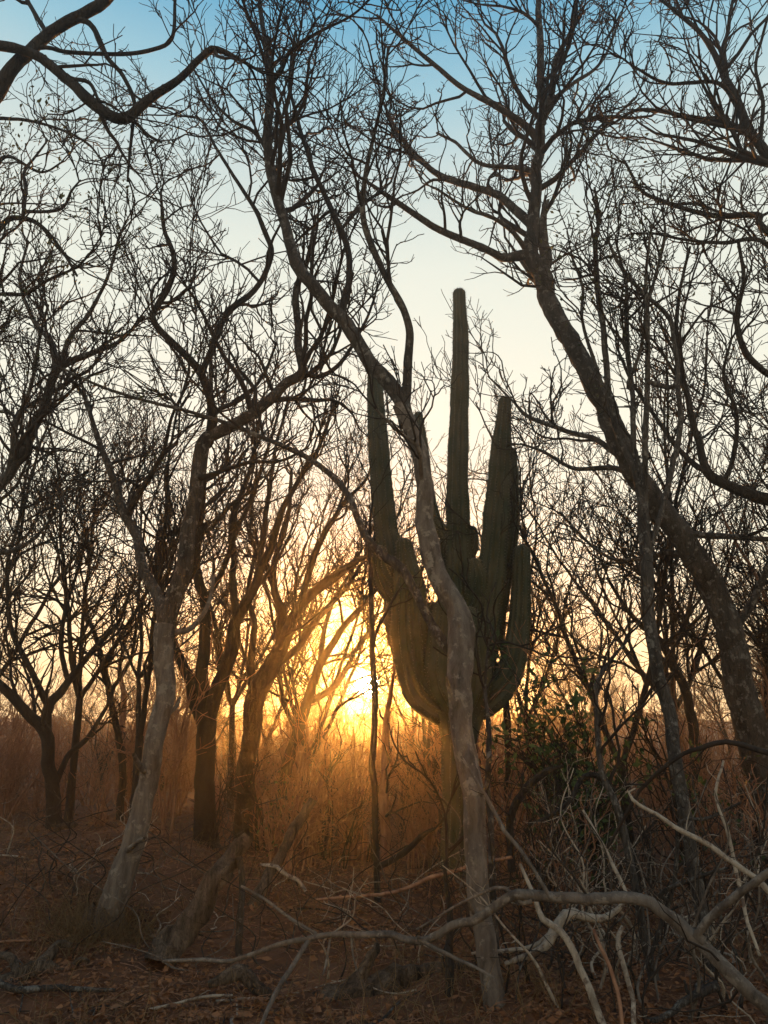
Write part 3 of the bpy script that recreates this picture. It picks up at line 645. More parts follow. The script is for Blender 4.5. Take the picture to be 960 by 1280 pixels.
arms = [
    ('stem', [(572, 1112, 40), (573, 1000, 38), (574, 930, 42), (575, 885, 62), (575, 810, 50), (575, 720, 34), (572, 612, 26), (574, 521, 23), (576, 430, 19), (574, 368, 15)], 0, 0),
    ('arm', [(565, 885, 40), (530, 850, 48), (508, 800, 44), (499, 740, 40), (488, 690, 31), (480, 640, 27), (474, 570, 25), (470, 510, 21), (468, 470, 16)], 0, .15),
    ('arm', [(562, 893, 40), (525, 862, 42), (513, 800, 46), (511, 740, 42), (508, 708, 28), (505, 682, 20)], .05, -.35),
    ('arm', [(500, 752, 26), (482, 728, 26), (474, 706, 22), (475, 690, 16)], -.1, -.3),
    ('arm', [(572, 695, 15), (556, 668, 16), (543, 648, 15), (535, 612, 14), (528, 557, 13), (523, 520, 11)], .05, .5),
    ('arm', [(583, 875, 40), (596, 830, 40), (606, 775, 34), (615, 705, 33), (621, 634, 30), (626, 566, 25), (631, 503, 15)], -.05, -.3),
    ('arm', [(590, 870, 30), (606, 820, 28), (626, 740, 20), (639, 657, 19), (640, 600, 16), (639, 565, 11)], .25, .35),
    ('arm', [(582, 888, 36), (612, 872, 38), (638, 838, 34), (648, 790, 26), (651, 740, 24), (652, 691, 20)], 0, .1),
    ('arm', [(580, 775, 22), (593, 752, 26), (597, 722, 26), (594, 706, 17)], -.1, -.35),
    ('arm', [(580, 708, 14), (589, 684, 17), (590, 664, 13)], 0, .1),
    ('arm', [(567, 765, 18), (554, 735, 19), (551, 700, 17), (551, 682, 13)], .05, .3),
    ('arm', [(560, 890, 44), (538, 840, 54), (535, 795, 44), (541, 765, 26)], .1, .4),
    ('arm', [(588, 885, 40), (606, 868, 38), (616, 850, 26), (618, 838, 18)], .15, .3),
    ('arm', [(575, 890, 44), (556, 850, 50), (553, 800, 40), (556, 760, 26)], -.1, -.4),
    ('arm', [(578, 890, 44), (592, 850, 46), (590, 800, 36), (587, 770, 22)], -.1, -.45),
]
for i, (nm, pts, d0, d1) in enumerate(arms): cactus_arm(nm, pts, CY + d0, CY + d1, 60 + i)

# ------------------------------------------------------------------ background bare trees (copies of a few kinds)
def copy_tree(o, loc, rz, sc, label=None):
    c = o.copy(); COL.objects.link(c); c.location = loc; c.rotation_euler = (0, 0, rz); c.scale = (sc, sc, sc)
    if label: c['label'] = label
    for ch in o.children:
        k = ch.copy(); COL.objects.link(k); k.parent = c
    return c

def proto_tree(seed, label, h, nst, mat):
    rg = np.random.default_rng(seed)
    t = empty('bare_tree', (0, 0, 0)); tag(t, label, 'tree', 'bare trees of the thicket')
    par = []
    a0 = rg.uniform(0, 6.28); lean = rg.uniform(0, .18)
    th = h * rg.uniform(.16, .3)
    tp = np.array([[0, 0, -.2], [0, 0, .1], [lean * .5 * math.cos(a0), lean * .5 * math.sin(a0), th * .5], [lean * math.cos(a0), lean * math.sin(a0), th]])
    r0 = h * .0078
    p, r = smooth_path(tp, [r0 * 1.7, r0 * 1.25, r0, r0 * .9], 16)
    mm = Mesh(); bark_tube(mm, p, r, 9, .06, rg); mm.build('trunk', mat, t)
    for k in range(nst):
        a_ = a0 + k * 6.283 / nst + rg.uniform(-.5, .5); sp = rg.uniform(.14, .34) * h
        q = []; steps = 7
        top = h * rg.uniform(.72, 1.0)
        for s_ in range(steps):
            u = s_ / (steps - 1)
            q.append([p[-2][0] + math.cos(a_) * sp * (u ** .9) + rg.normal(0, .06) * u, p[-2][1] + math.sin(a_) * sp * (u ** .9) + rg.normal(0, .06) * u, th * .93 + (top - th) * u])
        lp, lr = smooth_path(q, np.linspace(r0 * .72, r0 * .16, steps), KP)
        lp[1:] += np.cumsum(rg.normal(0, .012, (KP - 1, 3)), axis=0)
        mm = Mesh(); bark_tube(mm, lp, lr, 6, .05, rg); mm.build('limb', mat, t)
        par.append((lp, lr))
    M_, gens = crown(par, [dict(dens=2.3, t0=.10, ang=(25, 60), lenf=.42, lim=(.5, 2.8), steps=7, wig=.2, up=.08, tip=.009, ends=2, rr=.65),
                           dict(dens=3.2, t0=.10, ang=(25, 58), lenf=.52, lim=(.3, 1.4), steps=5, wig=.23, up=.08, tip=.0065, ends=1, rr=.7),
                           dict(dens=3.4, t0=.12, ang=(22, 55), lenf=.58, lim=(.18, .75), steps=3, wig=.24, up=.09, tip=.0072, rr=.8),
                           dict(dens=2.4, t0=.15, ang=(22, 55), lenf=.6, lim=(.1, .35), steps=2, wig=.24, up=.09, tip=.006, rr=.85)], rg, sides=(4, 3, 3, 3))
    tag(M_.build('crown', M_TWIG, t), kind='stuff')
    return t
protos = [proto_tree(101, 'bare tree forking low into three stems in the thicket', 8.2, 3, M_DARK),
          proto_tree(102, 'bare tree with four spreading limbs in the thicket', 8.6, 4, M_GREY),
          proto_tree(103, 'narrow bare tree with two upright stems in the thicket', 7.8, 2, M_DARK),
          proto_tree(104, 'bushy reddish bare tree with five limbs in the thicket', 7.4, 5, M_RED),
          proto_tree(105, 'dark bare tree with four limbs and a short trunk in the thicket', 8.8, 4, M_DARK)]
rg = np.random.default_rng(5)
# the nearer ones, each by its neighbours
MID = [(112, 12.6, 0, 'bare tree on the left bank right of the bent dark tree'),
       (188, 10.4, 2, 'narrow bare tree close behind the pale forked tree'), (385, 14.5, 4, 'bare tree behind the slanting tree left of the sun'),
       (765, 10.6, 2, 'narrow bare tree between the green bush and the slender grey tree'),
       (838, 13.2, 1, 'bare tree behind the dark bent tree at the right'), (935, 12.2, 0, 'bare tree behind the foot of the big leaning tree'),
       (530, 16.5, 2, 'narrow bare tree right behind the cactus'), (655, 15.5, 0, 'bare tree in the gap right of the cactus'), (300, 15.5, 1, 'bare tree behind the dark tree with several stems'),
       (1010, 10.4, 3, 'bushy bare tree behind the tree that reaches in at the right edge'), (-40, 12.8, 4, 'bare tree far behind the left edge of the bank')]
spots = []; used = set()
def put_tree(k, x, y, sc_, label=None):
    o = protos[k]; loc = (x, y, float(ground_z(x, y)) - .05); rz = rg.uniform(0, 6.28)
    if k not in used:
        used.add(k); o.location = loc; o.rotation_euler = (0, 0, rz); o.scale = (sc_, sc_, sc_); return
    copy_tree(o, loc, rz, sc_, label)
tries = 0
for px, y, k, lab in MID: spots.append(((px - 480) / F * y, y))
far = []
while len(far) < 36 and tries < 4000:
    tries += 1
    y = 19 + 30 * rg.random() ** 1.2; x = rg.uniform(-.62, .62) * y
    if any((x - a_) ** 2 + (y - b_) ** 2 < (.9 + .05 * y) ** 2 for a_, b_ in spots): continue
    px = 480 + F * x / y
    if abs(px - 459) < 17: continue
    if abs(px - 575) < 50 and y < 24: continue
    spots.append((x, y)); far.append((x, y))
for i, (x, y) in enumerate(far): put_tree(i % 5, x, y, rg.uniform(.55, .95))
for (px, y, k, lab), (x, _) in zip(MID, spots): put_tree(k, x, y, rg.uniform(.85, 1.05), lab)

# ------------------------------------------------------------------ brush
def proto_brush(seed, name, label, h, nst, mat, leaf=None, spread=.35, group='leafless brush of the undergrowth'):
    rg = np.random.default_rng(seed); par = []
    M_ = Mesh()
    for k in range(nst):
        a_ = rg.uniform(0, 6.28); sp = spread * h * rg.random(); hh = h * rg.uniform(.5, 1)
        b0 = rg.normal(0, .06, 2)
        q = [[b0[0] + math.cos(a_) * sp * u ** 1.4 + rg.normal(0, .035) * u * h, b0[1] + math.sin(a_) * sp * u ** 1.4 + rg.normal(0, .035) * u * h, -.08 + (hh + .08) * u] for u in np.linspace(0, 1, 6)]
        lp, lr = smooth_path(q, np.linspace(rg.uniform(.011, .022), .006, 6), 9)
        M_.tubes(lp, lr, 5); q2, r2 = smooth_path(lp, lr, 12); par.append((q2, r2))
    C, gens = crown(par, [dict(dens=3.4, t0=.15, ang=(20, 60), lenf=.42, lim=(.15, 1.0), steps=5, wig=.26, up=.05, tip=.0055, rr=.7, ends=1),
                          dict(dens=3.4, t0=.1, ang=(20, 55), lenf=.55, lim=(.1, .5), steps=3, wig=.28, up=.05, tip=.0046, rr=.8)], rg, sides=(3, 3))
    for v, f in zip(C.v, C.f): M_.v.append(v); M_.f.append(f + M_.n)
    # (faces of C are already offset within C)
    M_.n += C.n
    if leaf:
        t = empty(name, (0, 0, 0)); tag(t, label, 'bush', group)
        M_.build('stems', mat, t)
        lm = leaves_at(gens, leaf[0], leaf[1], rg, .06); tag(lm.build('foliage', leaf[2], t, smooth=False), kind='stuff')
        return t
    o = M_.build(name, mat); tag(o, label, 'shrub', group)
    return o
brush = [proto_brush(201, 'leafless_shrub', 'reddish leafless shrub of many thin upright stems', 2.0, 9, M_RED),
         proto_brush(202, 'leafless_shrub', 'tall spindly leafless shrub', 2.9, 6, M_RED),
         proto_brush(203, 'leafless_shrub', 'low spreading leafless shrub', 1.2, 10, M_RED, spread=.7),
         proto_brush(204, 'leafless_shrub', 'grey brown leafless shrub with few stems', 1.8, 5, M_TWIG)]
spots = []; tries = 0
while len(spots) < 292 and tries < 9000:
    tries += 1
    y = 8.0 + 17 * rg.random() ** 1.25; x = rg.uniform(-.56, .56) * y
    px = 480 + F * x / y
    if y < 10.5 and px < 620: continue
    if y < 13 and px < 150: continue
    if px < 330 and y < 11: continue
    if abs(px - 742) < 60 and y < 9.8: continue
    if any((x - a_) ** 2 + (y - b_) ** 2 < .35 ** 2 for a_, b_ in spots): continue
    spots.append((x, y))
for i, (x, y) in enumerate(spots):
    o = brush[i % 4]
    if i >= 4: o2 = o.copy(); COL.objects.link(o2); o = o2
    o.location = (x, y, float(ground_z(x, y))); o.rotation_euler = (rg.normal(0, .08), rg.normal(0, .08), rg.uniform(0, 6.28)); s_ = .5 + .85 * rg.random() ** 1.6; o.scale = (s_, s_, s_)

# green bushes
gb = proto_brush(211, 'leafy_bush', 'dark green leafy bush behind the crooked sapling', 1.9, 16, M_DARK, leaf=(9.0, .04, M_BUSH), spread=.55, group='green bushes in the undergrowth')
loc = P(742, 1000, 9.4); gb.location = (loc[0], loc[1], float(ground_z(loc[0], loc[1]))); gb.scale = (1.15, 1.0, 1.2)
gb2 = proto_brush(212, 'leafy_bush', 'sparse green bush low behind the fallen bough', 1.2, 10, M_RED, leaf=(2.2, .03, M_BUSH), spread=.6, group='green bushes in the undergrowth')
loc = P(700, 1000, 8.2); gb2.location = (loc[0], loc[1], float(ground_z(loc[0], loc[1])))
for (px, Y, lab, sc_) in [(630, 10.8, 'sparse green bush close behind the cactus', 1.5), (900, 8.6, 'sparse green bush at the foot of the big leaning tree', 1.0), (345, 11.0, 'sparse green bush among the trunks left of the sun', .9)]:
    loc = P(px, 1000, Y); copy_tree(gb2, (loc[0], loc[1], float(ground_z(loc[0], loc[1]))), rg.uniform(0, 6), sc_, lab)

# far thicket that reads as one mass
def thicket():
    rg = np.random.default_rng(301); n_ = 2100
    y = 24 + 40 * rg.random(n_) ** 1.2; x = rg.uniform(-.62, .62, n_) * y
    h = np.minimum(rg.uniform(.9, 3.4, n_), 1.2 + .028 * y) * np.clip(.75 + .3 * np.sin(x * .35 + 1.3 * np.sin(y * .21)) + .3 * np.sin(x * .9 + y * .5), .3, 1.25)
    p = np.empty((n_, 5, 3)); p[:, 0] = np.stack([x, y, np.maximum(ground_z(x, y), np.where(y > 52, hill_z(x, y), -9)) - .1], 1)
    d = np.stack([rg.normal(0, .18, n_), rg.normal(0, .18, n_), np.ones(n_)], 1)
    for k in range(4):
        d = d + rg.normal(0, .14, (n_, 3)) * [1, 1, .2]; p[:, k + 1] = p[:, k] + d / np.linalg.norm(d, axis=1, keepdims=True) * (h / 4)[:, None]
    r = np.linspace(.034, .014, 5)[None] * rg.uniform(.6, 1.5, (n_, 1))
    M_, g_ = crown([(p[i], r[i]) for i in range(n_)], [dict(dens=1.6, t0=.15, ang=(22, 60), lenf=.45, lim=(.3, 1.0), steps=3, wig=.2, up=.03, tip=.013, rr=.75),
                   dict(dens=1.3, t0=.15, ang=(22, 60), lenf=.5, lim=(.3, .8), steps=2, wig=.2, up=.08, tip=.011, rr=.85)], rg, sides=(3, 3))
    M_.tubes(p, r, 3)
    tag(M_.build('thicket', M_RED), 'distant leafless reddish thicket filling the ground beyond the trees', 'thicket', kind='stuff')
thicket()

# ------------------------------------------------------------------ fallen wood
def fallen(name, label, limbs, mat, seed, spec=None, cat='branch', group=None, rough=.07, mats=None):
    """like a traced tree, lying about: limbs (points, Y0, Y1, t0)"""
    rg = np.random.default_rng(seed); raw = snap_limbs(limbs)
    base = raw[0][0][0]
    if len(limbs) == 1 and spec is None:
        p, r = raw[0]; ln = np.sum(np.linalg.norm(np.diff(p, axis=0), axis=1)); sp, sr = smooth_path(p, r, max(10, int(ln / .05)))
        sp = kink(sp + rg.normal(0, 1, sp.shape) * sr[:, None] * .10, sr, rg, .2, .7, .02)
        mm = Mesh(); bark_tube(mm, sp, np.maximum(sr, .002), 8, rough, rg); o = mm.build(name, mat, origin=base); o.location = base
        return tag(o, label, cat, group)
    t = empty(name, base); tag(t, label, cat, group); par = []
    for i, (p, r) in enumerate(raw):
        ln = np.sum(np.linalg.norm(np.diff(p, axis=0), axis=1)); sp, sr = smooth_path(p, r, max(10, int(ln / .05)))
        sp = kink(sp + rg.normal(0, 1, sp.shape) * sr[:, None] * .10, sr, rg, .2, .7, .02)
        mm = Mesh(); bark_tube(mm, sp, np.maximum(sr, .002), 14 if r.max() > .04 else 8, rough, rg); mm.build('bough' if i == 0 else 'side_branch', mat, t, origin=base)
        if limbs[i][3] is not None: par.append(smooth_path(sp, sr, KP))
    if spec and par:
        M_, g_ = crown(par, spec, rg, sides=(4, 3, 3))
        if M_.v: tag(M_.build('twigs', mats or mat, t, origin=base), kind='stuff')
    return t
TW = lambda d=2.0, d2=2.5, l1=.25, up=.0, lim=.7, wig=.2: [dict(dens=d, t0=.1, ang=(30, 75), lenf=l1, lim=(.12, lim), steps=5, wig=wig, up=up, tip=.0022, rr=.5, rk=.009), dict(dens=d2, t0=.1, ang=(25, 60), lenf=.45, lim=(.06, .3), steps=3, wig=wig, up=up, tip=.0018, rr=.7)]

fallen('fallen_bough', 'long arched fallen bough lying across the foreground before the pale tree', [
    ([(1060, 1360, 24), (1000, 1300, 22), (960, 1262, 20), (915, 1215, 18), (875, 1170, 17), (830, 1135, 15), (795, 1117, 14), (720, 1124, 13), (650, 1128, 13), (595, 1145, 11), (520, 1172, 9), (480, 1168, 8), (425, 1167, 7), (350, 1182, 6), (280, 1200, 5), (205, 1203, 4)], 4.3, 5.4, .2),
    ([(872, 1168, 12), (905, 1138, 11), (925, 1118, 10), (960, 1090, 10), (1000, 1055, 8)], 4.55, 4.2, .2),
    ([(520, 1172, 6), (560, 1192, 5), (595, 1208, 4), (618, 1222, 3)], 4.95, 4.7, None),
    ([(386, 1176, 6), (365, 1210, 6), (345, 1240, 6), (327, 1282, 5)], 5.15, 4.75, None),
    ([(398, 1168, 4), (365, 1150, 4), (330, 1125, 4), (302, 1108, 3)], 5.1, 5.3, None),
    ([(440, 1168, 3), (441, 1190, 3), (446, 1212, 2)], 5.05, 5.0, None),
    ([(414, 1172, 3), (410, 1195, 3), (404, 1220, 2)], 5.1, 5.0, None),
    ([(650, 1128, 6), (630, 1110, 5), (600, 1120, 4), (560, 1140, 3), (520, 1160, 2)], 4.8, 4.9, .3),
    ([(690, 1125, 5), (660, 1080, 5), (632, 1038, 5), (600, 985, 4), (577, 945, 3)], 4.75, 4.9, .4),
], M_PALE, 401, TW(2.0, 2.4, .14, wig=.3), mats=M_TWIG)
fallen('arching_branch', 'pale arching dead branch rising above the fallen bough at the right', [
    ([(1010, 1180, 8), (970, 1125, 8), (930, 1090, 7), (880, 1050, 7), (830, 1030, 6), (800, 1010, 5), (785, 992, 4), (795, 985, 2)], 4.6, 4.9, .2)], M_DEAD, 402, TW(2.2, 2, .22, wig=.3))
fallen('arching_branch', 'long brown branch arching in from the right edge before the grey trunk', [
    ([(1030, 950, 8), (960, 940, 7), (905, 930, 6), (875, 934, 6), (850, 944, 5), (805, 985, 5), (785, 1020, 4), (760, 1060, 3)], 4.8, 5.4, .2)], M_TWIG, 403, TW(3.2, 2.5, .28, wig=.3))
fallen('dead_branch', 'pale bleached dead branch with a thick bend under the fallen bough', [
    ([(780, 1128, 5), (768, 1138, 7), (740, 1145, 10), (708, 1148, 14), (695, 1160, 15), (682, 1178, 12), (655, 1192, 8), (632, 1203, 5)], 5.6, 5.5, .2),
    ([(690, 1165, 9), (670, 1180, 6), (625, 1188, 5), (590, 1192, 3)], 5.55, 5.6, None)], M_DEAD, 404, TW(.8, 1, .12))
fallen('dead_branch', 'pale peeling dead stick slanting down from the bleached branch', [
    ([(650, 1080, 4), (668, 1120, 6), (678, 1148, 8), (700, 1162, 9), (715, 1185, 9), (732, 1220, 9), (748, 1255, 9), (764, 1290, 9)], 5.3, 4.9, .3)], M_DEAD, 405, TW(1.8, 1.6, .2, wig=.3))
fallen('dead_branch', 'crooked pale stick below the fork of the fallen bough', [
    ([(778, 1158, 5), (772, 1178, 6), (780, 1205, 6), (786, 1230, 6), (793, 1255, 6), (796, 1300, 6)], 5.2, 4.9, .3)], M_DEAD, 406, TW(1.8, 1.6, .2, wig=.3))
fallen('dead_branch', 'brown crooked stick between two pale sticks in the foreground', [
    ([(742, 1162, 4), (750, 1192, 5), (762, 1222, 5), (772, 1250, 5), (776, 1295, 5)], 5.2, 4.9, .3)], M_RED, 407, TW(1.8, 1.6, .2, wig=.3))
fallen('dead_branch', 'short thick broken branch lying low near the foot of the slender grey tree', [
    ([(896, 1230, 12), (872, 1242, 10), (850, 1256, 9), (828, 1275, 8), (805, 1278, 6)], 5.4, 5.2, .2),
    ([(880, 1236, 6), (862, 1240, 5), (855, 1225, 3)], 5.4, 5.4, None)], M_GREY, 408, TW(.8, 1, .15))
fallen('arching_branch', 'dark arching branch bowed over behind the fallen bough', [
    ([(800, 1120, 9), (785, 1050, 8), (765, 990, 7), (745, 968, 7), (728, 975, 7), (712, 1000, 6), (690, 1016, 5), (660, 1030, 3)], 6.8, 6.6, .2)], M_DARK, 409, TW(3, 2.5, .3, wig=.3))
fallen('arching_branch', 'dark hooked branch curving down right of the cactus trunk', [
    ([(640, 1090, 10), (642, 1030, 10), (650, 998, 10), (668, 978, 10), (690, 966, 8), (706, 958, 4)], 7.4, 7.2, .2)], M_DARK, 410, TW(3, 2.5, .3, wig=.3))
fallen('dead_branch', 'straight thin pale stick leaning among the tangle at the right', [
    ([(950, 1195, 4), (920, 1085, 5), (905, 1030, 5), (895, 990, 4), (905, 950, 3)], 5.0, 5.3, .3)], M_DEAD, 411, TW(1.8, 1.6, .2, wig=.3))
fallen('dead_branch', 'forked greenish stick standing at the foot of the slender grey tree', [
    ([(812, 1200, 5), (838, 1115, 6), (846, 1070, 5), (850, 1030, 5), (885, 1022, 4), (925, 1002, 3)], 5.8, 5.6, .3),
    ([(825, 1118, 6), (860, 1102, 5), (892, 1090, 4), (910, 1085, 3)], 5.8, 5.4, None)], M_GREY, 412, TW(1.8, 1.6, .2, wig=.3))
fallen('dead_branch', 'slender pale upright stick left of the thin crooked sapling', [
    ([(790, 1130, 4), (765, 1080, 5), (752, 1055, 4), (738, 1030, 4), (728, 1012, 3)], 5.8, 6.0, .3)], M_DEAD, 413, TW(1.5, 1, .15))
fallen('dead_branch', 'long thin stick lying from the cactus trunk down to the left', [
    ([(640, 1072, 4), (590, 1082, 5), (540, 1098, 5), (480, 1115, 4), (395, 1124, 3)], 6.2, 6.9, .2)], M_RED, 414, TW(1.8, 1.5, .15))
rgs = np.random.default_rng(77)
# thin dry stems: a tangle at the right, looser towards the left
for i in range(150):
    right = i < 84
    x0 = rgs.uniform(620, 1010) if right else rgs.uniform(-30, 640); Y = rgs.uniform(5.0, 8.2) if right else rgs.uniform(5.8, 10.0)
    lean = rgs.normal(0, 70); hgt = rgs.uniform(90, 330) * (5.5 / Y) * (1 if right else .62)
    gp = P(x0, 1200, Y); gz = float(ground_z(gp[0], gp[1]))
    c_, s_ = math.cos(PITCH), math.sin(PITCH)
    dz = gz - .05 - 1.6; v = (dz * c_ - Y * s_) / (dz * s_ + Y * c_); y0 = 640 - F * v      # the row of the ground there
    w = rgs.uniform(2.2, 5.0) * 5.8 / Y * (1 if right else .75)
    pts = [(x0, y0, w)] + [(x0 + lean * u ** 1.5 + rgs.normal(0, 12), y0 - hgt * u, max(w * (1 - .75 * u), 1.2)) for u in (.2, .4, .6, .8, 1)]
    fallen('dry_stem', ('thin dry leafless stem standing in the tangle around the fallen bough' if right else 'thin dry leafless stem standing in the open leaf litter'), [(pts, Y, Y + rgs.normal(0, .4), .1)], [M_TWIG, M_PALE, M_GREY, M_DEAD, M_TWIG][i % 5], 500 + i, TW(3.6, 3.0, .45, up=.02, lim=.7, wig=.32), cat='stem', group='dry stems of the tangle' if right else 'dry stems on the open litter')

# logs, snags at the left
fallen('leaning_snag', 'weathered split snag leaning up from the leaf litter', [
    ([(200, 1205, 34), (225, 1165, 33), (245, 1135, 28), (268, 1100, 23), (285, 1075, 20), (300, 1058, 18), (312, 1047, 13)], 6.6, 7.0, None),
    ([(243, 1150, 20), (262, 1120, 14), (280, 1098, 9), (290, 1090, 5)], 6.62, 6.75, None),
    ([(222, 1170, 12), (238, 1132, 9), (255, 1105, 6), (272, 1080, 4)], 6.5, 6.7, None)], M_ROT, 420, cat='snag', rough=.2)
fallen('leaning_pole', 'dark straight broken pole leaning behind the split snag', [
    ([(300, 1155, 15), (325, 1110, 14), (360, 1050, 13), (378, 1022, 12), (391, 1003, 10)], 8.2, 8.8, None)], M_ROT, 421, cat='pole', rough=.12)
fallen('upright_stake', 'thin upright stake standing beside the split snag', [
    ([(298, 1195, 9), (300, 1150, 9), (301, 1110, 8), (300, 1075, 8)], 6.9, 6.9, None)], M_GREY, 422, cat='stake')
fallen('fallen_log', 'dark rotten log lying on the leaf litter left of the pale tree', [
    ([(385, 1258, 20), (430, 1246, 30), (480, 1240, 38), (520, 1228, 30), (560, 1215, 18), (590, 1208, 9)], 5.9, 6.1, .2),
    ([(430, 1245, 20), (455, 1215, 14), (470, 1190, 10), (472, 1180, 6)], 5.9, 6.0, None)], M_ROT, 423, TW(.8, .8, .15), cat='log', rough=.2)
fallen('fallen_log', 'rotten broken log end on the ground below the leaning pole', [
    ([(262, 1232, 8), (285, 1228, 13), (305, 1227, 14), (325, 1234, 12), (350, 1245, 7)], 5.9, 5.9, None)], M_ROT, 424, cat='log', rough=.25)
fallen('fallen_log', 'dark crooked root log at the foot of the pale forked tree', [
    ([(-20, 1236, 16), (20, 1222, 17), (50, 1206, 20), (75, 1214, 17), (105, 1226, 12), (135, 1240, 6)], 6.3, 6.5, None), ([(50, 1206, 14), (72, 1188, 10), (88, 1180, 5)], 6.4, 6.6, None), ([(25, 1220, 12), (12, 1196, 9), (-8, 1190, 5)], 6.4, 6.6, None), ([(78, 1214, 9), (98, 1200, 6), (112, 1202, 3)], 6.4, 6.3, None)], M_ROT, 425, cat='log', rough=.25)
fallen('fallen_branch', 'long thin branch lying flat at the lower left edge', [
    ([(-40, 1222, 7), (0, 1230, 8), (50, 1236, 8), (100, 1238, 6), (145, 1240, 4)], 6.0, 6.0, .2)], M_GREY, 426, TW(1.5, 1.2, .15))
fallen('fallen_branch', 'small dark log on top of the left bank', [
    ([(68, 1036, 7), (85, 1031, 8), (96, 1027, 7)], 11.0, 11.2, None)], M_ROT, 427, cat='log')
fallen('fallen_branch', 'twisted bleached branch on the litter behind the leaning pole', [
    ([(325, 1080, 3), (345, 1085, 5), (355, 1095, 5), (370, 1100, 5), (382, 1112, 4)], 8.4, 8.4, None)], M_DEAD, 428)
fallen('fallen_branch', 'thin curved branch lying at the bottom beneath the rotten log end', [
    ([(185, 1262, 4), (225, 1252, 4), (260, 1246, 4), (292, 1245, 3)], 5.6, 5.7, .2)], M_DEAD, 429, TW(1.5, 1, .2))
# scattered sticks
rgs = np.random.default_rng(88)
for i in range(70):
    px = rgs.uniform(0, 960); Y = rgs.uniform(5.3, 9.5)
    x = (px - 480) / F * Y; y = Y; ang = rgs.uniform(0, 3.14); ln = rgs.uniform(.25, 1.1)
    q = []
    for u in np.linspace(-.5, .5, 6):
        xx = x + math.cos(ang) * ln * u + rgs.normal(0, .02); yy = y + math.sin(ang) * ln * u + rgs.normal(0, .02)
        q.append([xx, yy, float(ground_z(xx, yy)) + .012 + abs(rgs.normal(0, .015))])
    q = np.array(q); w = rgs.uniform(.004, .012)
    sp, sr = smooth_path(q, np.linspace(w, w * .4, 6), 12)
    mm = Mesh(); bark_tube(mm, sp, sr, 6, .1, rgs); base = q[0]
    o = mm.build('fallen_stick', [M_DEAD, M_GREY, M_TWIG, M_RED][i % 4], origin=base); o.location = base
    tag(o, 'dry fallen stick lying flat on the leaf litter', 'stick', 'fallen sticks on the leaf litter')

# ------------------------------------------------------------------ litter and dry grass
rgl = np.random.default_rng(91)
def patchy(x, y): return .5 + .25 * np.sin(x * 1.9 + 2.2 * np.sin(y * .9)) + .2 * np.sin(y * 2.7 + 1.4 * np.sin(x * 2.3 + 1)) + .15 * np.sin(x * 5.3 + y * 4.1)
for n_, size, flat, nm, lab in [(62000, .020, .75, 'leaf_litter', 'small dry brown leaf litter strewn over the forest floor'), (13000, .032, .6, 'curled_leaf_litter', 'large curled dry leaves drifted over the forest floor')]:
    y = 4.6 + 11 * rgl.random(n_) ** 1.5; x = rgl.uniform(-.56, .56, n_) * (y + .6)
    k_ = patchy(x, y) > rgl.uniform(-.1, .95, n_); x, y = x[k_], y[k_]
    c = np.stack([x, y, ground_z(x, y) + rgl.uniform(.004, .03, len(x)) + size * .3], 1)
    tag(leaf_mesh(c, size, rgl, flat).build(nm, M_LITTER, smooth=False), lab, 'leaf litter', kind='stuff')
# tiny twigs in the litter
n_ = 3600
y = 4.8 + 9 * rgl.random(n_) ** 1.4; x = rgl.uniform(-.56, .56, n_) * (y + .6); an = rgl.uniform(0, 6.28, n_); ln = rgl.uniform(.05, .28, n_)
x2 = x + np.cos(an) * ln; y2 = y + np.sin(an) * ln; xm = (x + x2) / 2 + rgl.normal(0, .012, n_); ym = (y + y2) / 2 + rgl.normal(0, .012, n_)
p = np.stack([np.stack([x, y, ground_z(x, y) + .01], 1), np.stack([xm, ym, ground_z(xm, ym) + .025 + abs(rgl.normal(0, .015, n_))], 1), np.stack([x2, y2, ground_z(x2, y2) + .015 + abs(rgl.normal(0, .02, n_))], 1)], 1)
M = Mesh(); M.tubes(p, np.outer(rgl.uniform(.0015, .004, n_), [1, .9, .5]), 3)
tag(M.build('twig_litter', M_RED), 'tiny broken twigs scattered through the leaf litter', 'twigs', kind='stuff')
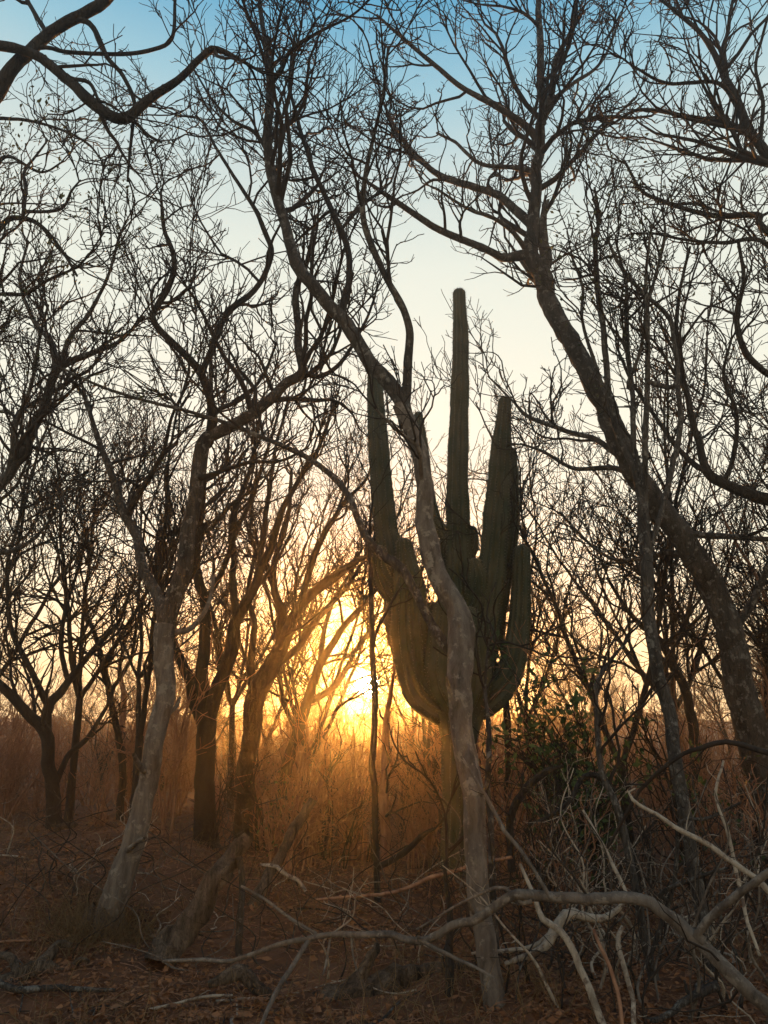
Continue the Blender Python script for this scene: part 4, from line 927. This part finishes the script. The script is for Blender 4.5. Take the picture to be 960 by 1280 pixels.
n_ = 9000
y = 5.0 + 9 * rgl.random(n_) ** 1.2; x = rgl.uniform(-.56, .56, n_) * (y + .6)
dn = np.sin(x * 1.7 + 1) * np.sin(y * 1.3 + x * .6); keep = dn > rgl.uniform(-.3, .9, n_); x, y = x[keep], y[keep]
fb = P(122, 1205, 7.1); m_ = 900; aa = rgl.uniform(0, 6.28, m_); rr_ = .12 + abs(rgl.normal(0, .22, m_)); x = np.concatenate([x, fb[0] + np.cos(aa) * rr_]); y = np.concatenate([y, fb[1] + np.sin(aa) * rr_]); n_ = len(x)
p = np.empty((n_, 4, 3)); p[:, 0] = np.stack([x, y, ground_z(x, y) - .02], 1)
d = rgl.normal(0, .45, (n_, 3)); d[:, 2] = 1; ln = rgl.uniform(.1, .42, n_)
for k in range(3):
    d = d + rgl.normal(0, .25, (n_, 3)); d[:, 2] -= .18; p[:, k + 1] = p[:, k] + d / np.linalg.norm(d, axis=1, keepdims=True) * (ln / 3)[:, None]
M = Mesh(); M.tubes(p, np.tile([[.003, .0025, .002, .0008]], (n_, 1)), 3)
tag(M.build('dry_grass', M_GRASS), 'thin dry grass and straw standing up through the leaf litter', 'grass', kind='stuff')

# ------------------------------------------------------------------ haze
bm = bmesh.new(); bmesh.ops.create_cube(bm, size=1)
for v in bm.verts: v.co = Vector((v.co.x * 400, 32 + v.co.y * 134, 6 + v.co.z * 17))
me = bpy.data.meshes.new('haze'); bm.to_mesh(me); bm.free()
hz = bpy.data.objects.new('haze', me); COL.objects.link(hz)
hm = bpy.data.materials.new('haze'); hm.use_nodes = True; hn = hm.node_tree.nodes; hn.clear()
ho = hn.new('ShaderNodeOutputMaterial'); pv = hn.new('ShaderNodeVolumePrincipled')
pv.inputs['Color'].default_value = (.95, .93, .9, 1); pv.inputs['Density'].default_value = .0033; pv.inputs['Anisotropy'].default_value = .9
hm.node_tree.links.new(pv.outputs[0], ho.inputs['Volume']); me.materials.append(hm)
tag(hz, 'thin haze in the evening air', 'haze', kind='stuff')
